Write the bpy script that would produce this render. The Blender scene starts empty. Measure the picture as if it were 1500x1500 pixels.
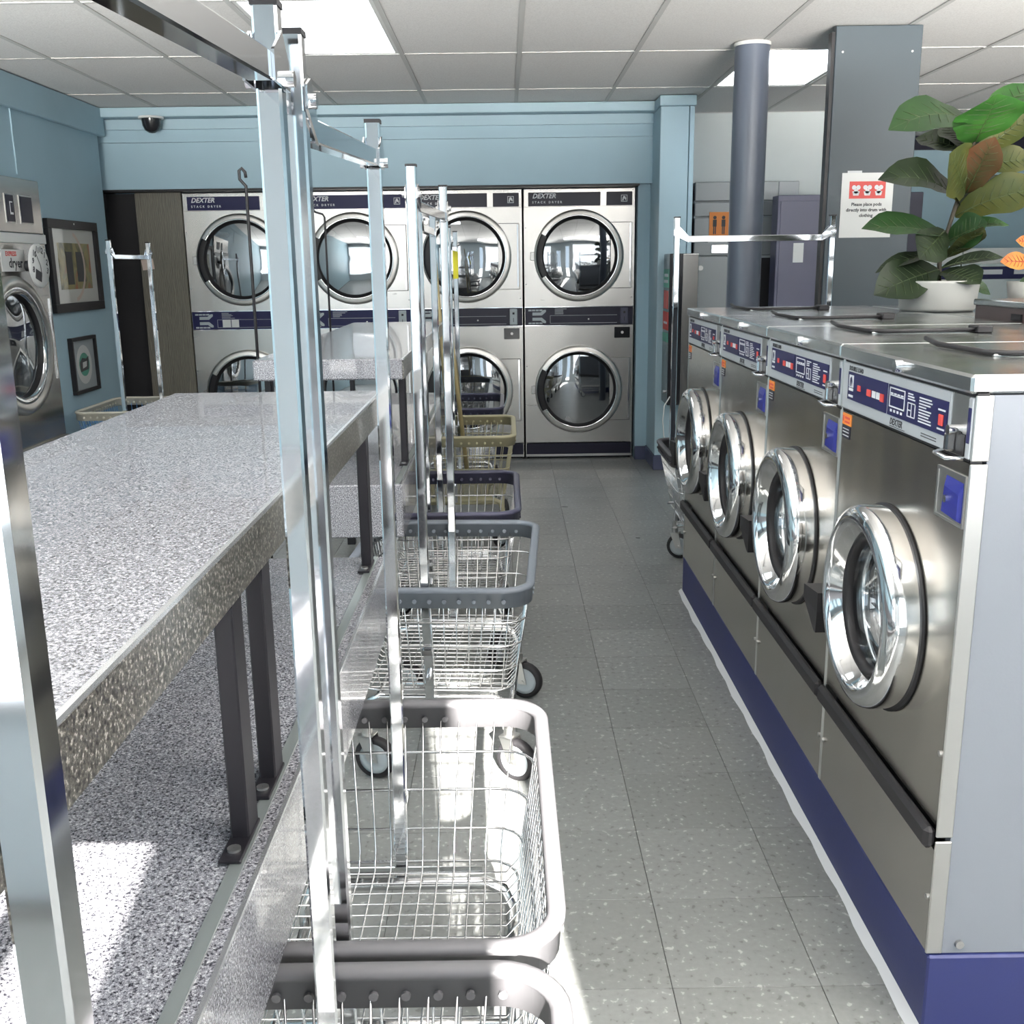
import bpy, math, random
from mathutils import Vector, Matrix
random.seed(7)
R = math.radians
SC = bpy.context.scene
COL = SC.collection

# ---------------------------------------------------------------- camera
def make_camera():
    p, r, y, h, f = 0.234597888, -0.0129820359, 0.00349773411, 1.44086086, 1514.296
    fwd = Vector((math.sin(y)*math.cos(p), math.cos(y)*math.cos(p), -math.sin(p)))
    right = Vector((math.cos(y), -math.sin(y), 0)); up = right.cross(fwd)
    r2 = math.cos(r)*right + math.sin(r)*up; u2 = -math.sin(r)*right + math.cos(r)*up
    cd = bpy.data.cameras.new('camera'); cam = bpy.data.objects.new('camera', cd); COL.objects.link(cam)
    cd.sensor_width = 36; cd.lens = 36*f/1500; cd.clip_start = .02
    m = Matrix((r2, u2, -fwd)).transposed().to_4x4(); m.translation = (0, 0, h); cam.matrix_world = m
    SC.camera = cam
make_camera()

# ---------------------------------------------------------------- world, sun, added fill lamps, exposure
W = bpy.data.worlds.new('world'); SC.world = W; W.use_nodes = True
bg = W.node_tree.nodes['Background']; bg.inputs[0].default_value = (.72, .86, 1, 1); bg.inputs[1].default_value = 2.2
sd = bpy.data.lights.new('sun', 'SUN'); sd.energy = 66; sd.angle = R(.6); sd.color = (1, .96, .90)
sun = bpy.data.objects.new('sun', sd); COL.objects.link(sun)
sun.rotation_euler = Vector((-.12, 1, -.45)).to_track_quat('-Z', 'Y').to_euler()
def area(name, loc, rot, sx, sy, e, col):
    l = bpy.data.lights.new(name, 'AREA'); l.shape = 'RECTANGLE'; l.size = sx; l.size_y = sy; l.energy = e; l.color = col
    o = bpy.data.objects.new(name, l); COL.objects.link(o); o.location = loc; o.rotation_euler = rot
    return o
FRONT_FILL, CEIL_FILL = 2.7, 92.0      # W per square metre of added lamp: front fill, and uplight for the ceiling
for wx, ww_ in ((2.85, 4.2), (-1.85, 1.7)):
    area('window_daylight', (wx, -1.22, 1.42), (R(90), 0, 0), ww_, 1.75, FRONT_FILL*math.pi*ww_*1.75, (.90, .95, 1))  # area lamp added before the solid wall for soft front light
    o = area('pavement_bounce', (wx, -1.0, 1.35), (R(90+33), 0, 0), ww_, 1.5, CEIL_FILL*ww_*1.5, (1, .97, .92)); o.data.spread = R(60)  # lamp tilted upward, added to brighten the ceiling
VS = SC.view_settings
SC.display_settings.display_device = 'sRGB'
VS.view_transform = 'Standard'; VS.look = 'None'; VS.gamma = 1; VS.use_curve_mapping = False
VS.exposure = 0.12
SC.cycles.use_denoising = True
SC.cycles.max_bounces = 10; SC.cycles.diffuse_bounces = 4; SC.cycles.glossy_bounces = 5; SC.cycles.transparent_max_bounces = 12
SC.cycles.caustics_reflective = False; SC.cycles.caustics_refractive = False
SC.cycles.sample_clamp_indirect = 6

# ---------------------------------------------------------------- materials
M = {}
def mat(name, col, rough=.5, metal=0., spec=.5, coat=0., emit=None, es=1., fn=None):
    m = bpy.data.materials.new(name); m.use_nodes = True
    b = m.node_tree.nodes['Principled BSDF']
    b.inputs['Base Color'].default_value = (*col, 1); b.inputs['Roughness'].default_value = rough
    b.inputs['Metallic'].default_value = metal; b.inputs['Specular IOR Level'].default_value = spec
    b.inputs['Coat Weight'].default_value = coat
    if emit: b.inputs['Emission Color'].default_value = (*emit, 1); b.inputs['Emission Strength'].default_value = es
    if fn: fn(m.node_tree, b)
    M[name] = m; return m
def N(nt, t, **kw):
    n = nt.nodes.new(t)
    for k, v in kw.items():
        if hasattr(n, k): setattr(n, k, v)
        else: n.inputs[k].default_value = v
    return n
def coords(nt, scale=(1, 1, 1), kind='Object'):
    tc = N(nt, 'ShaderNodeTexCoord'); mp = N(nt, 'ShaderNodeMapping'); mp.inputs['Scale'].default_value = scale
    nt.links.new(tc.outputs[kind], mp.inputs['Vector']); return mp.outputs[0]
def world_pos(nt, scale=(1, 1, 1)):
    g = N(nt, 'ShaderNodeNewGeometry'); mp = N(nt, 'ShaderNodeMapping'); mp.inputs['Scale'].default_value = scale
    nt.links.new(g.outputs['Position'], mp.inputs['Vector']); return mp.outputs[0]
def ramp(nt, fac, stops, interp='LINEAR'):
    r = N(nt, 'ShaderNodeValToRGB'); r.color_ramp.interpolation = interp
    e = r.color_ramp.elements
    while len(e) < len(stops): e.new(.5)
    for k, (p, c) in enumerate(stops): e[k].position = p; e[k].color = (*c, 1)
    nt.links.new(fac, r.inputs[0]); return r.outputs[0]
def bump(nt, b, h, strength, dist):
    bp = N(nt, 'ShaderNodeBump'); bp.inputs['Strength'].default_value = strength; bp.inputs['Distance'].default_value = dist
    nt.links.new(h, bp.inputs['Height']); nt.links.new(bp.outputs[0], b.inputs['Normal'])
def steel_fn(sx, sz, amt, wav):
    def f(nt, b):
        v = world_pos(nt, (sx, sx, sz)); n = N(nt, 'ShaderNodeTexNoise', Scale=1., Detail=3.)
        nt.links.new(v, n.inputs['Vector'])
        rr = N(nt, 'ShaderNodeMapRange'); rr.inputs['To Min'].default_value = b.inputs['Roughness'].default_value - amt; rr.inputs['To Max'].default_value = b.inputs['Roughness'].default_value + amt
        nt.links.new(n.outputs[0], rr.inputs[0]); nt.links.new(rr.outputs[0], b.inputs['Roughness'])
        v2 = world_pos(nt, (3.2, 3.2, 1.5)); n2 = N(nt, 'ShaderNodeTexNoise', Scale=1.6, Detail=1.)
        nt.links.new(v2, n2.inputs['Vector']); bump(nt, b, n2.outputs[0], wav, .02)
    return f
mat('steel', (.50, .48, .455), .27, 1, fn=steel_fn(3, 30, .008, .14))
mat('steel_washer', (.55, .52, .47), .24, 1, fn=steel_fn(40, 4, .025, .3))
mat('steel_plain', (.52, .515, .50), .38, 1)
mat('steel_lid', (.58, .60, .60), .22, 1, fn=steel_fn(8, 8, .06, .15))
mat('chrome', (.80, .81, .83), .07, 1)
mat('chrome_wire', (.74, .74, .74), .14, 1)
mat('chrome_ring', (.74, .74, .74), .09, 1)
mat('brushed_ring', (.74, .71, .67), .34, 1)
mat('black', (.018, .017, .019), .4, spec=.3)
mat('black_gloss', (.02, .02, .023), .15)
mat('rubber', (.018, .017, .019), .5, spec=.3)
mat('drum_dark', (.10, .10, .105), .35, .7)
mat('navy', (.020, .021, .075), .4, spec=.2)
mat('navy_dark', (.020, .019, .034), .35, spec=.25)
mat('navy_rim', (.055, .055, .095), .35)
mat('blue_lock', (.022, .028, .20), .4, spec=.25)
mat('grey_panel', (.42, .44, .46), .35)
mat('brown_steel', (.075, .055, .055), .4, .2)
mat('wall_unit_grey', (.22, .235, .245), .35, .3)
mat('white', (.78, .78, .76), .5)
mat('offwhite', (.70, .68, .63), .5)
mat('print_white', (.75, .76, .78), .5)
mat('red', (.62, .07, .06), .5)
mat('orange', (.80, .26, .05), .5)
mat('note', (.72, .58, .50), .7)
mat('green_print', (.10, .38, .28), .5)
mat('yellow', (.72, .65, .02), .5)
mat('charcoal_print', (.05, .05, .055), .6)
mat('wheel_grey', (.42, .46, .48), .4)
mat('rim_grey', (.12, .118, .125), .4, spec=.35)
mat('rim_slate', (.15, .17, .20), .34)
mat('rim_black', (.045, .042, .05), .35)
mat('rim_cream', (.70, .66, .56), .4)
mat('beige', (.46, .42, .27), .45)
mat('blue_wire', (.05, .22, .52), .35)
mat('handle_wood', (.42, .34, .17), .55)
mat('leg_steel', (.012, .011, .014), .4, spec=.25)
mat('rail', (.30, .33, .32), .35, .6)
mat('edge_trim', (.62, .63, .64), .25, .8)
mat('pot', (.48, .48, .455), .4)
mat('soil', (.06, .045, .03), .9)
mat('stem', (.035, .028, .018), .7)
mat('ceiling_rail', (.60, .59, .57), .7)
mat('caulk', (.68, .69, .70), .6)
mat('outside_ground', (.35, .35, .34), .8)
def paint(name, col, rough=.45, var=.06):
    def f(nt, b):
        n = N(nt, 'ShaderNodeTexNoise', Scale=1.3, Detail=4.); nt.links.new(world_pos(nt), n.inputs['Vector'])
        c0 = tuple(x*(1-var) for x in col); c1 = tuple(min(1, x*(1+var)) for x in col)
        nt.links.new(ramp(nt, n.outputs[0], [(.3, c0), (.7, c1)]), b.inputs['Base Color'])
        n2 = N(nt, 'ShaderNodeTexNoise', Scale=180.); nt.links.new(world_pos(nt), n2.inputs['Vector']); bump(nt, b, n2.outputs[0], .08, .002)
    mat(name, col, rough, fn=f)
paint('blue_wall', (.37, .52, .60))
paint('blue_trim', (.40, .54, .61))
paint('white_wall', (.62, .66, .66))
paint('slate_column', (.036, .052, .064))
paint('round_column', (.10, .115, .15), .3)
paint('plinth_blue', (.016, .023, .105), .5, .1)
paint('baseboard_blue', (.075, .085, .15), .4)
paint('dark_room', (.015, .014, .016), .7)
paint('washer_side', (.185, .20, .23), .5, .03)
paint('indigo_cabinet', (.075, .075, .13), .35)
paint('front_wall', (.40, .45, .48))
def granite(name, lo, mid, hi, sc, rough, coat):
    def f(nt, b):
        v = world_pos(nt); n = N(nt, 'ShaderNodeTexNoise', Scale=sc, Detail=2., Roughness=.6); nt.links.new(v, n.inputs['Vector'])
        vo = N(nt, 'ShaderNodeTexNoise', Scale=sc*2.3, Detail=1.); nt.links.new(v, vo.inputs['Vector'])
        a = ramp(nt, n.outputs[0], [(.38, lo), (.46, mid), (.56, mid), (.64, hi)])
        c = ramp(nt, vo.outputs[0], [(.40, (.35, .35, .35)), (.52, (1, 1, 1))])
        mx = N(nt, 'ShaderNodeMix', data_type='RGBA', blend_type='MULTIPLY'); mx.inputs[0].default_value = .75
        nt.links.new(a, mx.inputs[6]); nt.links.new(c, mx.inputs[7]); nt.links.new(mx.outputs[2], b.inputs['Base Color'])
    mat(name, mid, rough, coat=coat, fn=f)
granite('granite', (.035, .035, .045), (.25, .25, .275), (.55, .55, .57), 320., .25, .35)
granite('granite_edge', (.010, .009, .009), (.068, .064, .056), (.30, .285, .25), 210., .32, .2)  # darker warm copy of granite, the shelf fronts' shade put into the colour
def tile_fn(nt, b):
    v = world_pos(nt); vo = N(nt, 'ShaderNodeTexVoronoi', Scale=70.); nt.links.new(v, vo.inputs['Vector'])
    nz = N(nt, 'ShaderNodeTexNoise', Scale=55., Detail=2.); nt.links.new(v, nz.inputs['Vector'])
    oi = N(nt, 'ShaderNodeObjectInfo')
    a = ramp(nt, nz.outputs[0], [(.30, (.155, .155, .15)), (.37, (.225, .232, .225)), (.63, (.25, .257, .25)), (.70, (.44, .44, .43))])
    mr = N(nt, 'ShaderNodeMapRange'); mr.inputs['To Min'].default_value = .9; mr.inputs['To Max'].default_value = 1.06; nt.links.new(oi.outputs['Random'], mr.inputs[0])
    mx = N(nt, 'ShaderNodeMix', data_type='RGBA', blend_type='MULTIPLY'); mx.inputs[0].default_value = 1
    nt.links.new(a, mx.inputs[6]); nt.links.new(mr.outputs[0], mx.inputs[7]); nt.links.new(mx.outputs[2], b.inputs['Base Color'])
    n2 = N(nt, 'ShaderNodeTexNoise', Scale=4., Detail=2.); nt.links.new(v, n2.inputs['Vector'])
    r2 = N(nt, 'ShaderNodeMapRange'); r2.inputs['To Min'].default_value = .22; r2.inputs['To Max'].default_value = .42; nt.links.new(n2.outputs[0], r2.inputs[0]); nt.links.new(r2.outputs[0], b.inputs['Roughness'])
mat('floor_tile', (.33, .33, .32), .3, fn=tile_fn)
mat('grout', (.10, .10, .095), .8)
def ceil_fn(nt, b):
    v = world_pos(nt); nz = N(nt, 'ShaderNodeTexNoise', Scale=140., Detail=2.); nt.links.new(v, nz.inputs['Vector'])
    nt.links.new(ramp(nt, nz.outputs[0], [(.3, (.74, .72, .70)), (.6, (.84, .82, .80))]), b.inputs['Base Color']); bump(nt, b, nz.outputs[0], .35, .003)
mat('ceiling_panel', (.68, .67, .64), .9, fn=ceil_fn)
def wood_fn(nt, b):
    v = world_pos(nt, (16, 16, 1.6)); w = N(nt, 'ShaderNodeTexWave', Scale=2.2, Distortion=7., Detail=3.); w.inputs['Detail Scale'].default_value = 1.6; nt.links.new(v, w.inputs['Vector'])
    nt.links.new(ramp(nt, w.outputs[0], [(0, (.10, .09, .07)), (1, (.22, .20, .155))]), b.inputs['Base Color'])
mat('wood_panel', (.12, .11, .09), .4, fn=wood_fn)
def art_fn(nt, b):
    v = coords(nt, (1, 1, 1)); n = N(nt, 'ShaderNodeTexNoise', Scale=6., Detail=1., Distortion=1.2); nt.links.new(v, n.inputs['Vector'])
    nt.links.new(ramp(nt, n.outputs[0], [(.30, (.07, .07, .05)), (.42, (.22, .20, .09)), (.52, (.42, .33, .14)), (.60, (.30, .30, .16)), (.70, (.45, .16, .07))]), b.inputs['Base Color'])
mat('art_print', (.3, .25, .12), .5, fn=art_fn)
def diff_fn(nt, b): pass
mat('diffuser', (.9, .92, .94), .5, emit=(.90, .96, 1), es=6.0)
def glass(name, tint, refl):
    m = bpy.data.materials.new(name); m.use_nodes = True; nt = m.node_tree; nt.nodes.clear()
    o = N(nt, 'ShaderNodeOutputMaterial'); mx = N(nt, 'ShaderNodeMixShader'); t = N(nt, 'ShaderNodeBsdfTransparent'); g = N(nt, 'ShaderNodeBsdfGlossy')
    t.inputs[0].default_value = (*tint, 1); g.inputs['Roughness'].default_value = .03; g.inputs['Color'].default_value = (.95, .98, 1, 1)
    ge = N(nt, 'ShaderNodeNewGeometry'); dt = N(nt, 'ShaderNodeVectorMath', operation='DOT_PRODUCT'); nt.links.new(ge.outputs['Incoming'], dt.inputs[0]); nt.links.new(ge.outputs['Normal'], dt.inputs[1])
    ab = N(nt, 'ShaderNodeMath', operation='ABSOLUTE'); nt.links.new(dt.outputs['Value'], ab.inputs[0]); sb = N(nt, 'ShaderNodeMath', operation='SUBTRACT'); sb.inputs[0].default_value = 1; nt.links.new(ab.outputs[0], sb.inputs[1])
    pw = N(nt, 'ShaderNodeMath', operation='POWER'); pw.inputs[1].default_value = 5; nt.links.new(sb.outputs[0], pw.inputs[0])
    mr = N(nt, 'ShaderNodeMapRange'); mr.inputs['To Min'].default_value = refl; mr.inputs['To Max'].default_value = 1
    nt.links.new(pw.outputs[0], mr.inputs[0]); nt.links.new(mr.outputs[0], mx.inputs[0]); nt.links.new(t.outputs[0], mx.inputs[1]); nt.links.new(g.outputs[0], mx.inputs[2]); nt.links.new(mx.outputs[0], o.inputs[0])
    M[name] = m
glass('door_glass', (.8, .83, .85), .34)
glass('washer_glass', (.9, .92, .93), .16)
glass('picture_glass', (.97, .97, .97), .03)
def leafmat(name, col, col2):
    def f(nt, b):
        n = N(nt, 'ShaderNodeTexNoise', Scale=9., Detail=2.); nt.links.new(coords(nt), n.inputs['Vector'])
        nt.links.new(ramp(nt, n.outputs[0], [(.35, col), (.65, col2)]), b.inputs['Base Color'])
    m = mat(name, col, .42, spec=.3, fn=f)
leafmat('leaf_bright', (.014, .062, .010), (.026, .095, .014))
leafmat('leaf_green', (.011, .034, .010), (.018, .05, .013))
leafmat('leaf_dark', (.010, .018, .009), (.018, .03, .013))
leafmat('leaf_olive', (.03, .042, .010), (.06, .062, .014))
leafmat('leaf_brown', (.04, .032, .012), (.09, .04, .018))
leafmat('leaf_orange', (.50, .09, .03), (.60, .26, .05))
mat('leaf_vein', (.04, .06, .02), .45)
mat('leaf_red_mark', (.40, .04, .03), .5)

# ---------------------------------------------------------------- mesh helpers
class MB:
    def __init__(s): s.v = []; s.f = []; s.sm = []
    def add(s, v, f, smooth=False, mtx=None):
        n = len(s.v)
        s.v += [tuple(mtx @ Vector(p)) for p in v] if mtx else [tuple(p) for p in v]
        s.f += [tuple(i+n for i in q) for q in f]; s.sm += [smooth]*len(f); return s
    def box(s, x0, x1, y0, y1, z0, z1, b=0., mtx=None):
        if b <= 0:
            v = [(x, y, z) for z in (z0, z1) for y in (y0, y1) for x in (x0, x1)]
            return s.add(v, [(0, 2, 3, 1), (4, 5, 7, 6), (0, 1, 5, 4), (2, 6, 7, 3), (0, 4, 6, 2), (1, 3, 7, 5)], mtx=mtx)
        # chamfered box: 24 verts
        b = min(b, (x1-x0)*.49, (y1-y0)*.49, (z1-z0)*.49); v = []; idx = {}
        for ix, X in enumerate((x0, x1)):
            for iy, Y in enumerate((y0, y1)):
                for iz, Z in enumerate((z0, z1)):
                    sx, sy, sz = (1-2*ix), (1-2*iy), (1-2*iz)
                    for ax in range(3):
                        p = [X+sx*b, Y+sy*b, Z+sz*b]; p[ax] = (X, Y, Z)[ax]
                        idx[ix, iy, iz, ax] = len(v); v.append(p)
        f = []
        for ax in range(3):
            o = [a for a in range(3) if a != ax]
            for s_ in (0, 1):
                q = []
                for (a, c) in ((0, 0), (1, 0), (1, 1), (0, 1)):
                    k = [0, 0, 0]; k[ax] = s_; k[o[0]] = a; k[o[1]] = c; q.append(idx[(*k, ax)])
                f.append(tuple(q) if (s_ == 1) != (ax == 1) else tuple(q[::-1]))
            for a in (0, 1):
                for c in (0, 1):
                    k0 = [0, 0, 0]; k1 = [0, 0, 0]; k1[ax] = 1; k0[o[0]] = k1[o[0]] = a; k0[o[1]] = k1[o[1]] = c
                    f.append((idx[(*k0, o[0])], idx[(*k1, o[0])], idx[(*k1, o[1])], idx[(*k0, o[1])]))
        for ix in (0, 1):
            for iy in (0, 1):
                for iz in (0, 1): f.append(tuple(idx[ix, iy, iz, a] for a in range(3)))
        return s.add(v, f, mtx=mtx)
    def tube(s, pts, r, n=6, closed=False, smooth=True, square=False, caps=True):
        pts = [Vector(p) for p in pts]; L = len(pts); rings = []; prev = None
        if square: n = 8
        for i, p in enumerate(pts):
            if closed: t = pts[(i+1) % L]-pts[i-1]
            else: t = pts[min(i+1, L-1)]-pts[max(i-1, 0)]
            t.normalize()
            if prev is None:
                up = Vector((0, 0, 1)) if abs(t.z) < .9 else Vector((0, 1, 0))
                a = t.cross(up).normalized()
            else: a = (prev - t*prev.dot(t)).normalized()
            prev = a; c = t.cross(a)
            rr = r if not isinstance(r, (list, tuple)) else r[i]
            if square:
                e = rr*.78; rings.append([p+a*u_+c*w_ for u_, w_ in ((rr, -e), (rr, e), (e, rr), (-e, rr), (-rr, e), (-rr, -e), (-e, -rr), (e, -rr))])
            else: rings.append([p+a*math.cos(2*math.pi*k/n)*rr+c*math.sin(2*math.pi*k/n)*rr for k in range(n)])
        v = [p for rg in rings for p in rg]; f = []
        for i in range(L if closed else L-1):
            j = (i+1) % L
            for k in range(n): f.append((i*n+k, i*n+(k+1) % n, j*n+(k+1) % n, j*n+k))
        if not closed and caps: f += [tuple(range(n))[::-1], tuple((L-1)*n+k for k in range(n))]
        return s.add(v, f, smooth and not square)
    def lathe(s, prof, c, axis='y', n=40, a0=0., a1=360., smooth=True):
        # prof: (radius, offset along axis)
        full = abs(a1-a0) >= 360; m = n if full else n+1; v = []; f = []
        for (r, d) in prof:
            for k in range(m):
                a = R(a0+(a1-a0)*k/n); u, w = r*math.cos(a), r*math.sin(a)
                v.append({'y': (c[0]+u, c[1]+d, c[2]+w), 'z': (c[0]+u, c[1]+w, c[2]+d), 'x': (c[0]+d, c[1]+u, c[2]+w)}[axis])
        for i in range(len(prof)-1):
            for k in range(n):
                k2 = (k+1) % m if full else k+1
                f.append((i*m+k, i*m+k2, (i+1)*m+k2, (i+1)*m+k))
        return s.add(v, f, smooth)
    def disc(s, c, r, axis='y', n=32, off=0):
        return s.lathe([(r, off), (r*.001, off)], c, axis, n)
    def cyl(s, c, r, h0, h1, axis='z', n=20, smooth=True):
        s.lathe([(r, h0), (r, h1)], c, axis, n, smooth=smooth); s.lathe([(.0005, h0), (r, h0)], c, axis, n, smooth=False); return s.lathe([(r, h1), (.0005, h1)], c, axis, n, smooth=False)
    def poly(s, pts, f=None): return s.add(pts, f or [tuple(range(len(pts)))])
    def hole_plate(s, x0, x1, z0, z1, cx, cz, r, y, n=48):
        v = []; f = []
        for k in range(n):
            a = 2*math.pi*k/n; u, w = math.cos(a), math.sin(a); v.append((cx+r*u, y, cz+r*w))
            tx = ((x1-cx)/u if u > 1e-9 else (x0-cx)/u if u < -1e-9 else 1e9); tz = ((z1-cz)/w if w > 1e-9 else (z0-cz)/w if w < -1e-9 else 1e9)
            t = min(tx, tz); v.append((cx+u*t, y, cz+w*t))
        # corners
        cs = [(x1, z1), (x0, z1), (x0, z0), (x1, z0)]; ci = {}
        for i, (X, Z) in enumerate(cs): ci[i] = len(v); v.append((X, y, Z))
        def side(k):
            X, _, Z = v[2*k+1]
            return 0 if abs(X-x1) < 1e-6 else 2 if abs(X-x0) < 1e-6 else 1 if abs(Z-z1) < 1e-6 else 3
        for k in range(n):
            j = (k+1) % n; f.append((2*k, 2*k+1, 2*j+1, 2*j))
            a, b = side(k), side(j)
            if a != b: f.append((2*k+1, ci[a], 2*j+1))
        return s.add(v, f)
    def mesh(s, name, m):
        me = bpy.data.meshes.new(name); me.from_pydata(s.v, [], s.f); me.polygons.foreach_set('use_smooth', s.sm); me.materials.append(M[m]); me.update(); return me
    def obj(s, name, m, parent=None, label=None, smooth_angle=None):
        return link(name, s.mesh(name, m), parent, label)
def link(name, me, parent=None, label=None):
    o = bpy.data.objects.new(name, me); COL.objects.link(o); o.parent = parent
    if label: o['label'] = label
    return o
def thing(name, label, cat, loc=(0, 0, 0), rz=0, group=None):
    o = bpy.data.objects.new(name, None); COL.objects.link(o); o.location = loc; o.rotation_euler = (0, 0, rz); o.empty_display_size = .1
    return tag(o, label, cat, group)
def tag(o, label, cat, group=None, kind=None):
    o['label'] = label; o['category'] = cat
    if group: o['group'] = group
    if kind: o['kind'] = kind
    return o
def struct(name, mb, m, parent=None):
    o = mb.obj(name, m, parent)
    if parent is None: o['kind'] = 'structure'
    return o
def copy_tree(o, parent=None):
    c = o.copy(); COL.objects.link(c); c.parent = parent
    for ch in list(o.children): copy_tree(ch, c)
    return c
_tc = {}
def text_mesh(s, size, shear=0., bold=0., space=1., align='LEFT'):
    key = (s, size, shear, bold, space, align)
    if key not in _tc:
        cu = bpy.data.curves.new('lettering', 'FONT'); cu.body = s; cu.size = size; cu.shear = shear; cu.offset = bold; cu.space_character = space; cu.align_x = align; cu.resolution_u = 2
        cu.extrude = .0003
        o = bpy.data.objects.new('lettering', cu); me = bpy.data.meshes.new_from_object(o); bpy.data.objects.remove(o); bpy.data.curves.remove(cu)
        _tc[key] = me
    return _tc[key].copy()
def text(s, size, loc, m, parent, rot=(math.pi/2, 0, 0), name='lettering', **kw):
    me = text_mesh(s, size, **kw); me.materials.clear(); me.materials.append(M[m])
    o = link(name, me, parent); o.location = loc; o.rotation_euler = rot; return o
def rrect(hx, hy, r, n=6):
    out = []
    for cx, cy, a0 in ((hx-r, hy-r, 0), (-hx+r, hy-r, 90), (-hx+r, -hy+r, 180), (hx-r, -hy+r, 270)):
        for k in range(n+1):
            a = R(a0+90*k/n); out.append((cx+r*math.cos(a), cy+r*math.sin(a)))
    return out

# ================================================================ THE SETTING
CEIL = 2.52
# ---- floor: slab, tiles one by one in the aisle, the rest joined
fl = struct('floor', MB().box(-3.0, 6.2, -1.4, 10.6, -.08, -.0025), 'grout')
T = .3048; X0 = .3216; Y0 = 3.350; g = .0008
tile_me = MB().box(g, T-g, g, T-g, -.0025, 0, .0006).mesh('tile', 'floor_tile')
rest = MB()
for i in range(-11, 19):
    for j in range(-16, 24):
        x, y = X0+i*T, Y0+j*T
        if x < -3.0 or y < -1.4 or x > 5.9 or y > 10.3: continue
        if -5 <= i <= 1 and -9 <= j <= 14:
            o = link('tile', tile_me, fl); o.location = (x, y, 0)
        else: rest.box(x+g, x+T-g, y+g, y+T-g, -.0025, 0)
rs = rest.obj('tile_field', 'floor_tile', fl); rs['kind'] = 'stuff'

# ---- ceiling: slab, rails, panels
ce = struct('ceiling', MB().box(-3.0, 6.2, -1.4, 10.6, CEIL+.03, CEIL+.12), 'ceiling_panel')
GX, GY, CX0, CY0 = .615, 1.16, .09, 4.67
lights = {(-2, 0), (2, 1), (3, -3), (-3, -3), (0, -4)}  # last three are unseen fixtures added behind the viewer for light
pan = {}
for i in range(-6, 10):
    for j in range(-6, 6):
        x0, x1 = max(CX0+i*GX, -3.0), min(CX0+(i+1)*GX, 6.2); y0, y1 = max(CY0+j*GY, -1.4), min(CY0+(j+1)*GY, 10.6)
        if x1-x0 < .05 or y1-y0 < .05 or (i, j) in lights: continue
        key = (round(x1-x0, 3), round(y1-y0, 3))
        if key not in pan: pan[key] = MB().box(.004, key[0]-.004, .004, key[1]-.004, .002, .022, .003).mesh('ceiling_panel', 'ceiling_panel')
        o = link('ceiling_panel', pan[key], ce); o.location = (x0, y0, CEIL+random.uniform(0, .004))
for i in range(-5, 10):
    x = CX0+i*GX
    if -2.98 < x < 6.15: MB().box(x-.012, x+.012, -1.4, 10.6, CEIL-.0008, CEIL+.004).obj('ceiling_rail', 'ceiling_rail', ce)
for j in range(-5, 6):
    y = CY0+j*GY
    if -1.38 < y < 10.5: MB().box(-3.0, 6.2, y-.010, y+.010, CEIL-.0004, CEIL+.004).obj('ceiling_rail', 'ceiling_rail', ce)
lab = {(-2, 0): 'bright recessed ceiling light panel above the row of chrome cart racks', (2, 1): 'bright recessed ceiling light panel between the round column and the flat grey column',
       (3, -3): 'recessed ceiling light panel over the washing machines behind the viewer', (-3, -3): 'recessed ceiling light panel by the left wall behind the viewer', (0, -4): 'recessed ceiling light panel over the aisle behind the viewer'}
for (i, j) in sorted(lights):
    t = thing('ceiling_light', lab[i, j], 'ceiling light', (CX0+(i+.5)*GX, CY0+(j+.5)*GY, CEIL), group='recessed ceiling lights')
    f = MB(); hx, hy = GX/2-.013, GY/2-.011
    for a in ((-hx, hx, -hy, -hy+.02), (-hx, hx, hy-.02, hy), (-hx, -hx+.02, -hy+.02, hy-.02), (hx-.02, hx, -hy+.02, hy-.02)): f.box(*a, .004, .029)
    f.obj('frame', 'white', t); MB().box(-hx+.021, hx-.021, -hy+.021, hy-.021, .008, .016).obj('diffuser', 'diffuser', t)

# ---- walls
struct('wall_left', MB().box(-3.0, -2.78, -1.4, 7.5, 0, CEIL), 'blue_wall')
struct('trim_1', MB().box(-2.78, -2.745, -1.3, 7.56, 2.335, CEIL-.003, .004).box(-2.78, -2.772, 4.985, 5.0, 1.9, 2.335).box(-2.78, -2.772, 6.2, 6.21, 1.98, 2.335), 'blue_wall')
SY = 7.62
struct('wall_back', MB().box(-3.0, 1.045, SY, 8.0, 1.99, 2.30).box(-3.0, 1.045, SY+.004, 8.0, 2.303, CEIL).box(-3.0, -2.9, 7.5, 9.2, 1.99, CEIL).box(.958, 1.045, 7.70, 8.0, 0, 1.99), 'blue_wall')
struct('trim_2', MB().box(-2.78, 1.045, SY-.12, SY+.004, 2.455, CEIL-.003, .004).box(-2.78, 1.045, SY-.02, SY+.004, 2.385, 2.45), 'blue_trim')
struct('trim_3', MB().box(-3.0, .958, SY+.01, 7.78, 1.976, 1.99), 'black')
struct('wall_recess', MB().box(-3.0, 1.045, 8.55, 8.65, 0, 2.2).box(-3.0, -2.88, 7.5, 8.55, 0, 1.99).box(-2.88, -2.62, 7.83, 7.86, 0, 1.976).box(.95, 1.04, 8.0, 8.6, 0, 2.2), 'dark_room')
pl = MB().box(1.045, 1.235, 7.27, 7.95, .105, 2.45, .004).box(1.24, 1.272, 7.272, 7.95, .105, 2.45, .003).box(1.038, 1.282, 7.26, 7.95, 2.452, CEIL-.002, .004)
o = pl.obj('wall_pillar', 'blue_trim'); o['kind'] = 'structure'
struct('baseboard_pillar', MB().box(1.036, 1.275, 7.255, 7.95, 0, .105, .004), 'baseboard_blue')
struct('baseboard_back', MB().box(.958, 1.036, 7.68, 7.72, 0, .10), 'baseboard_blue')
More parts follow.
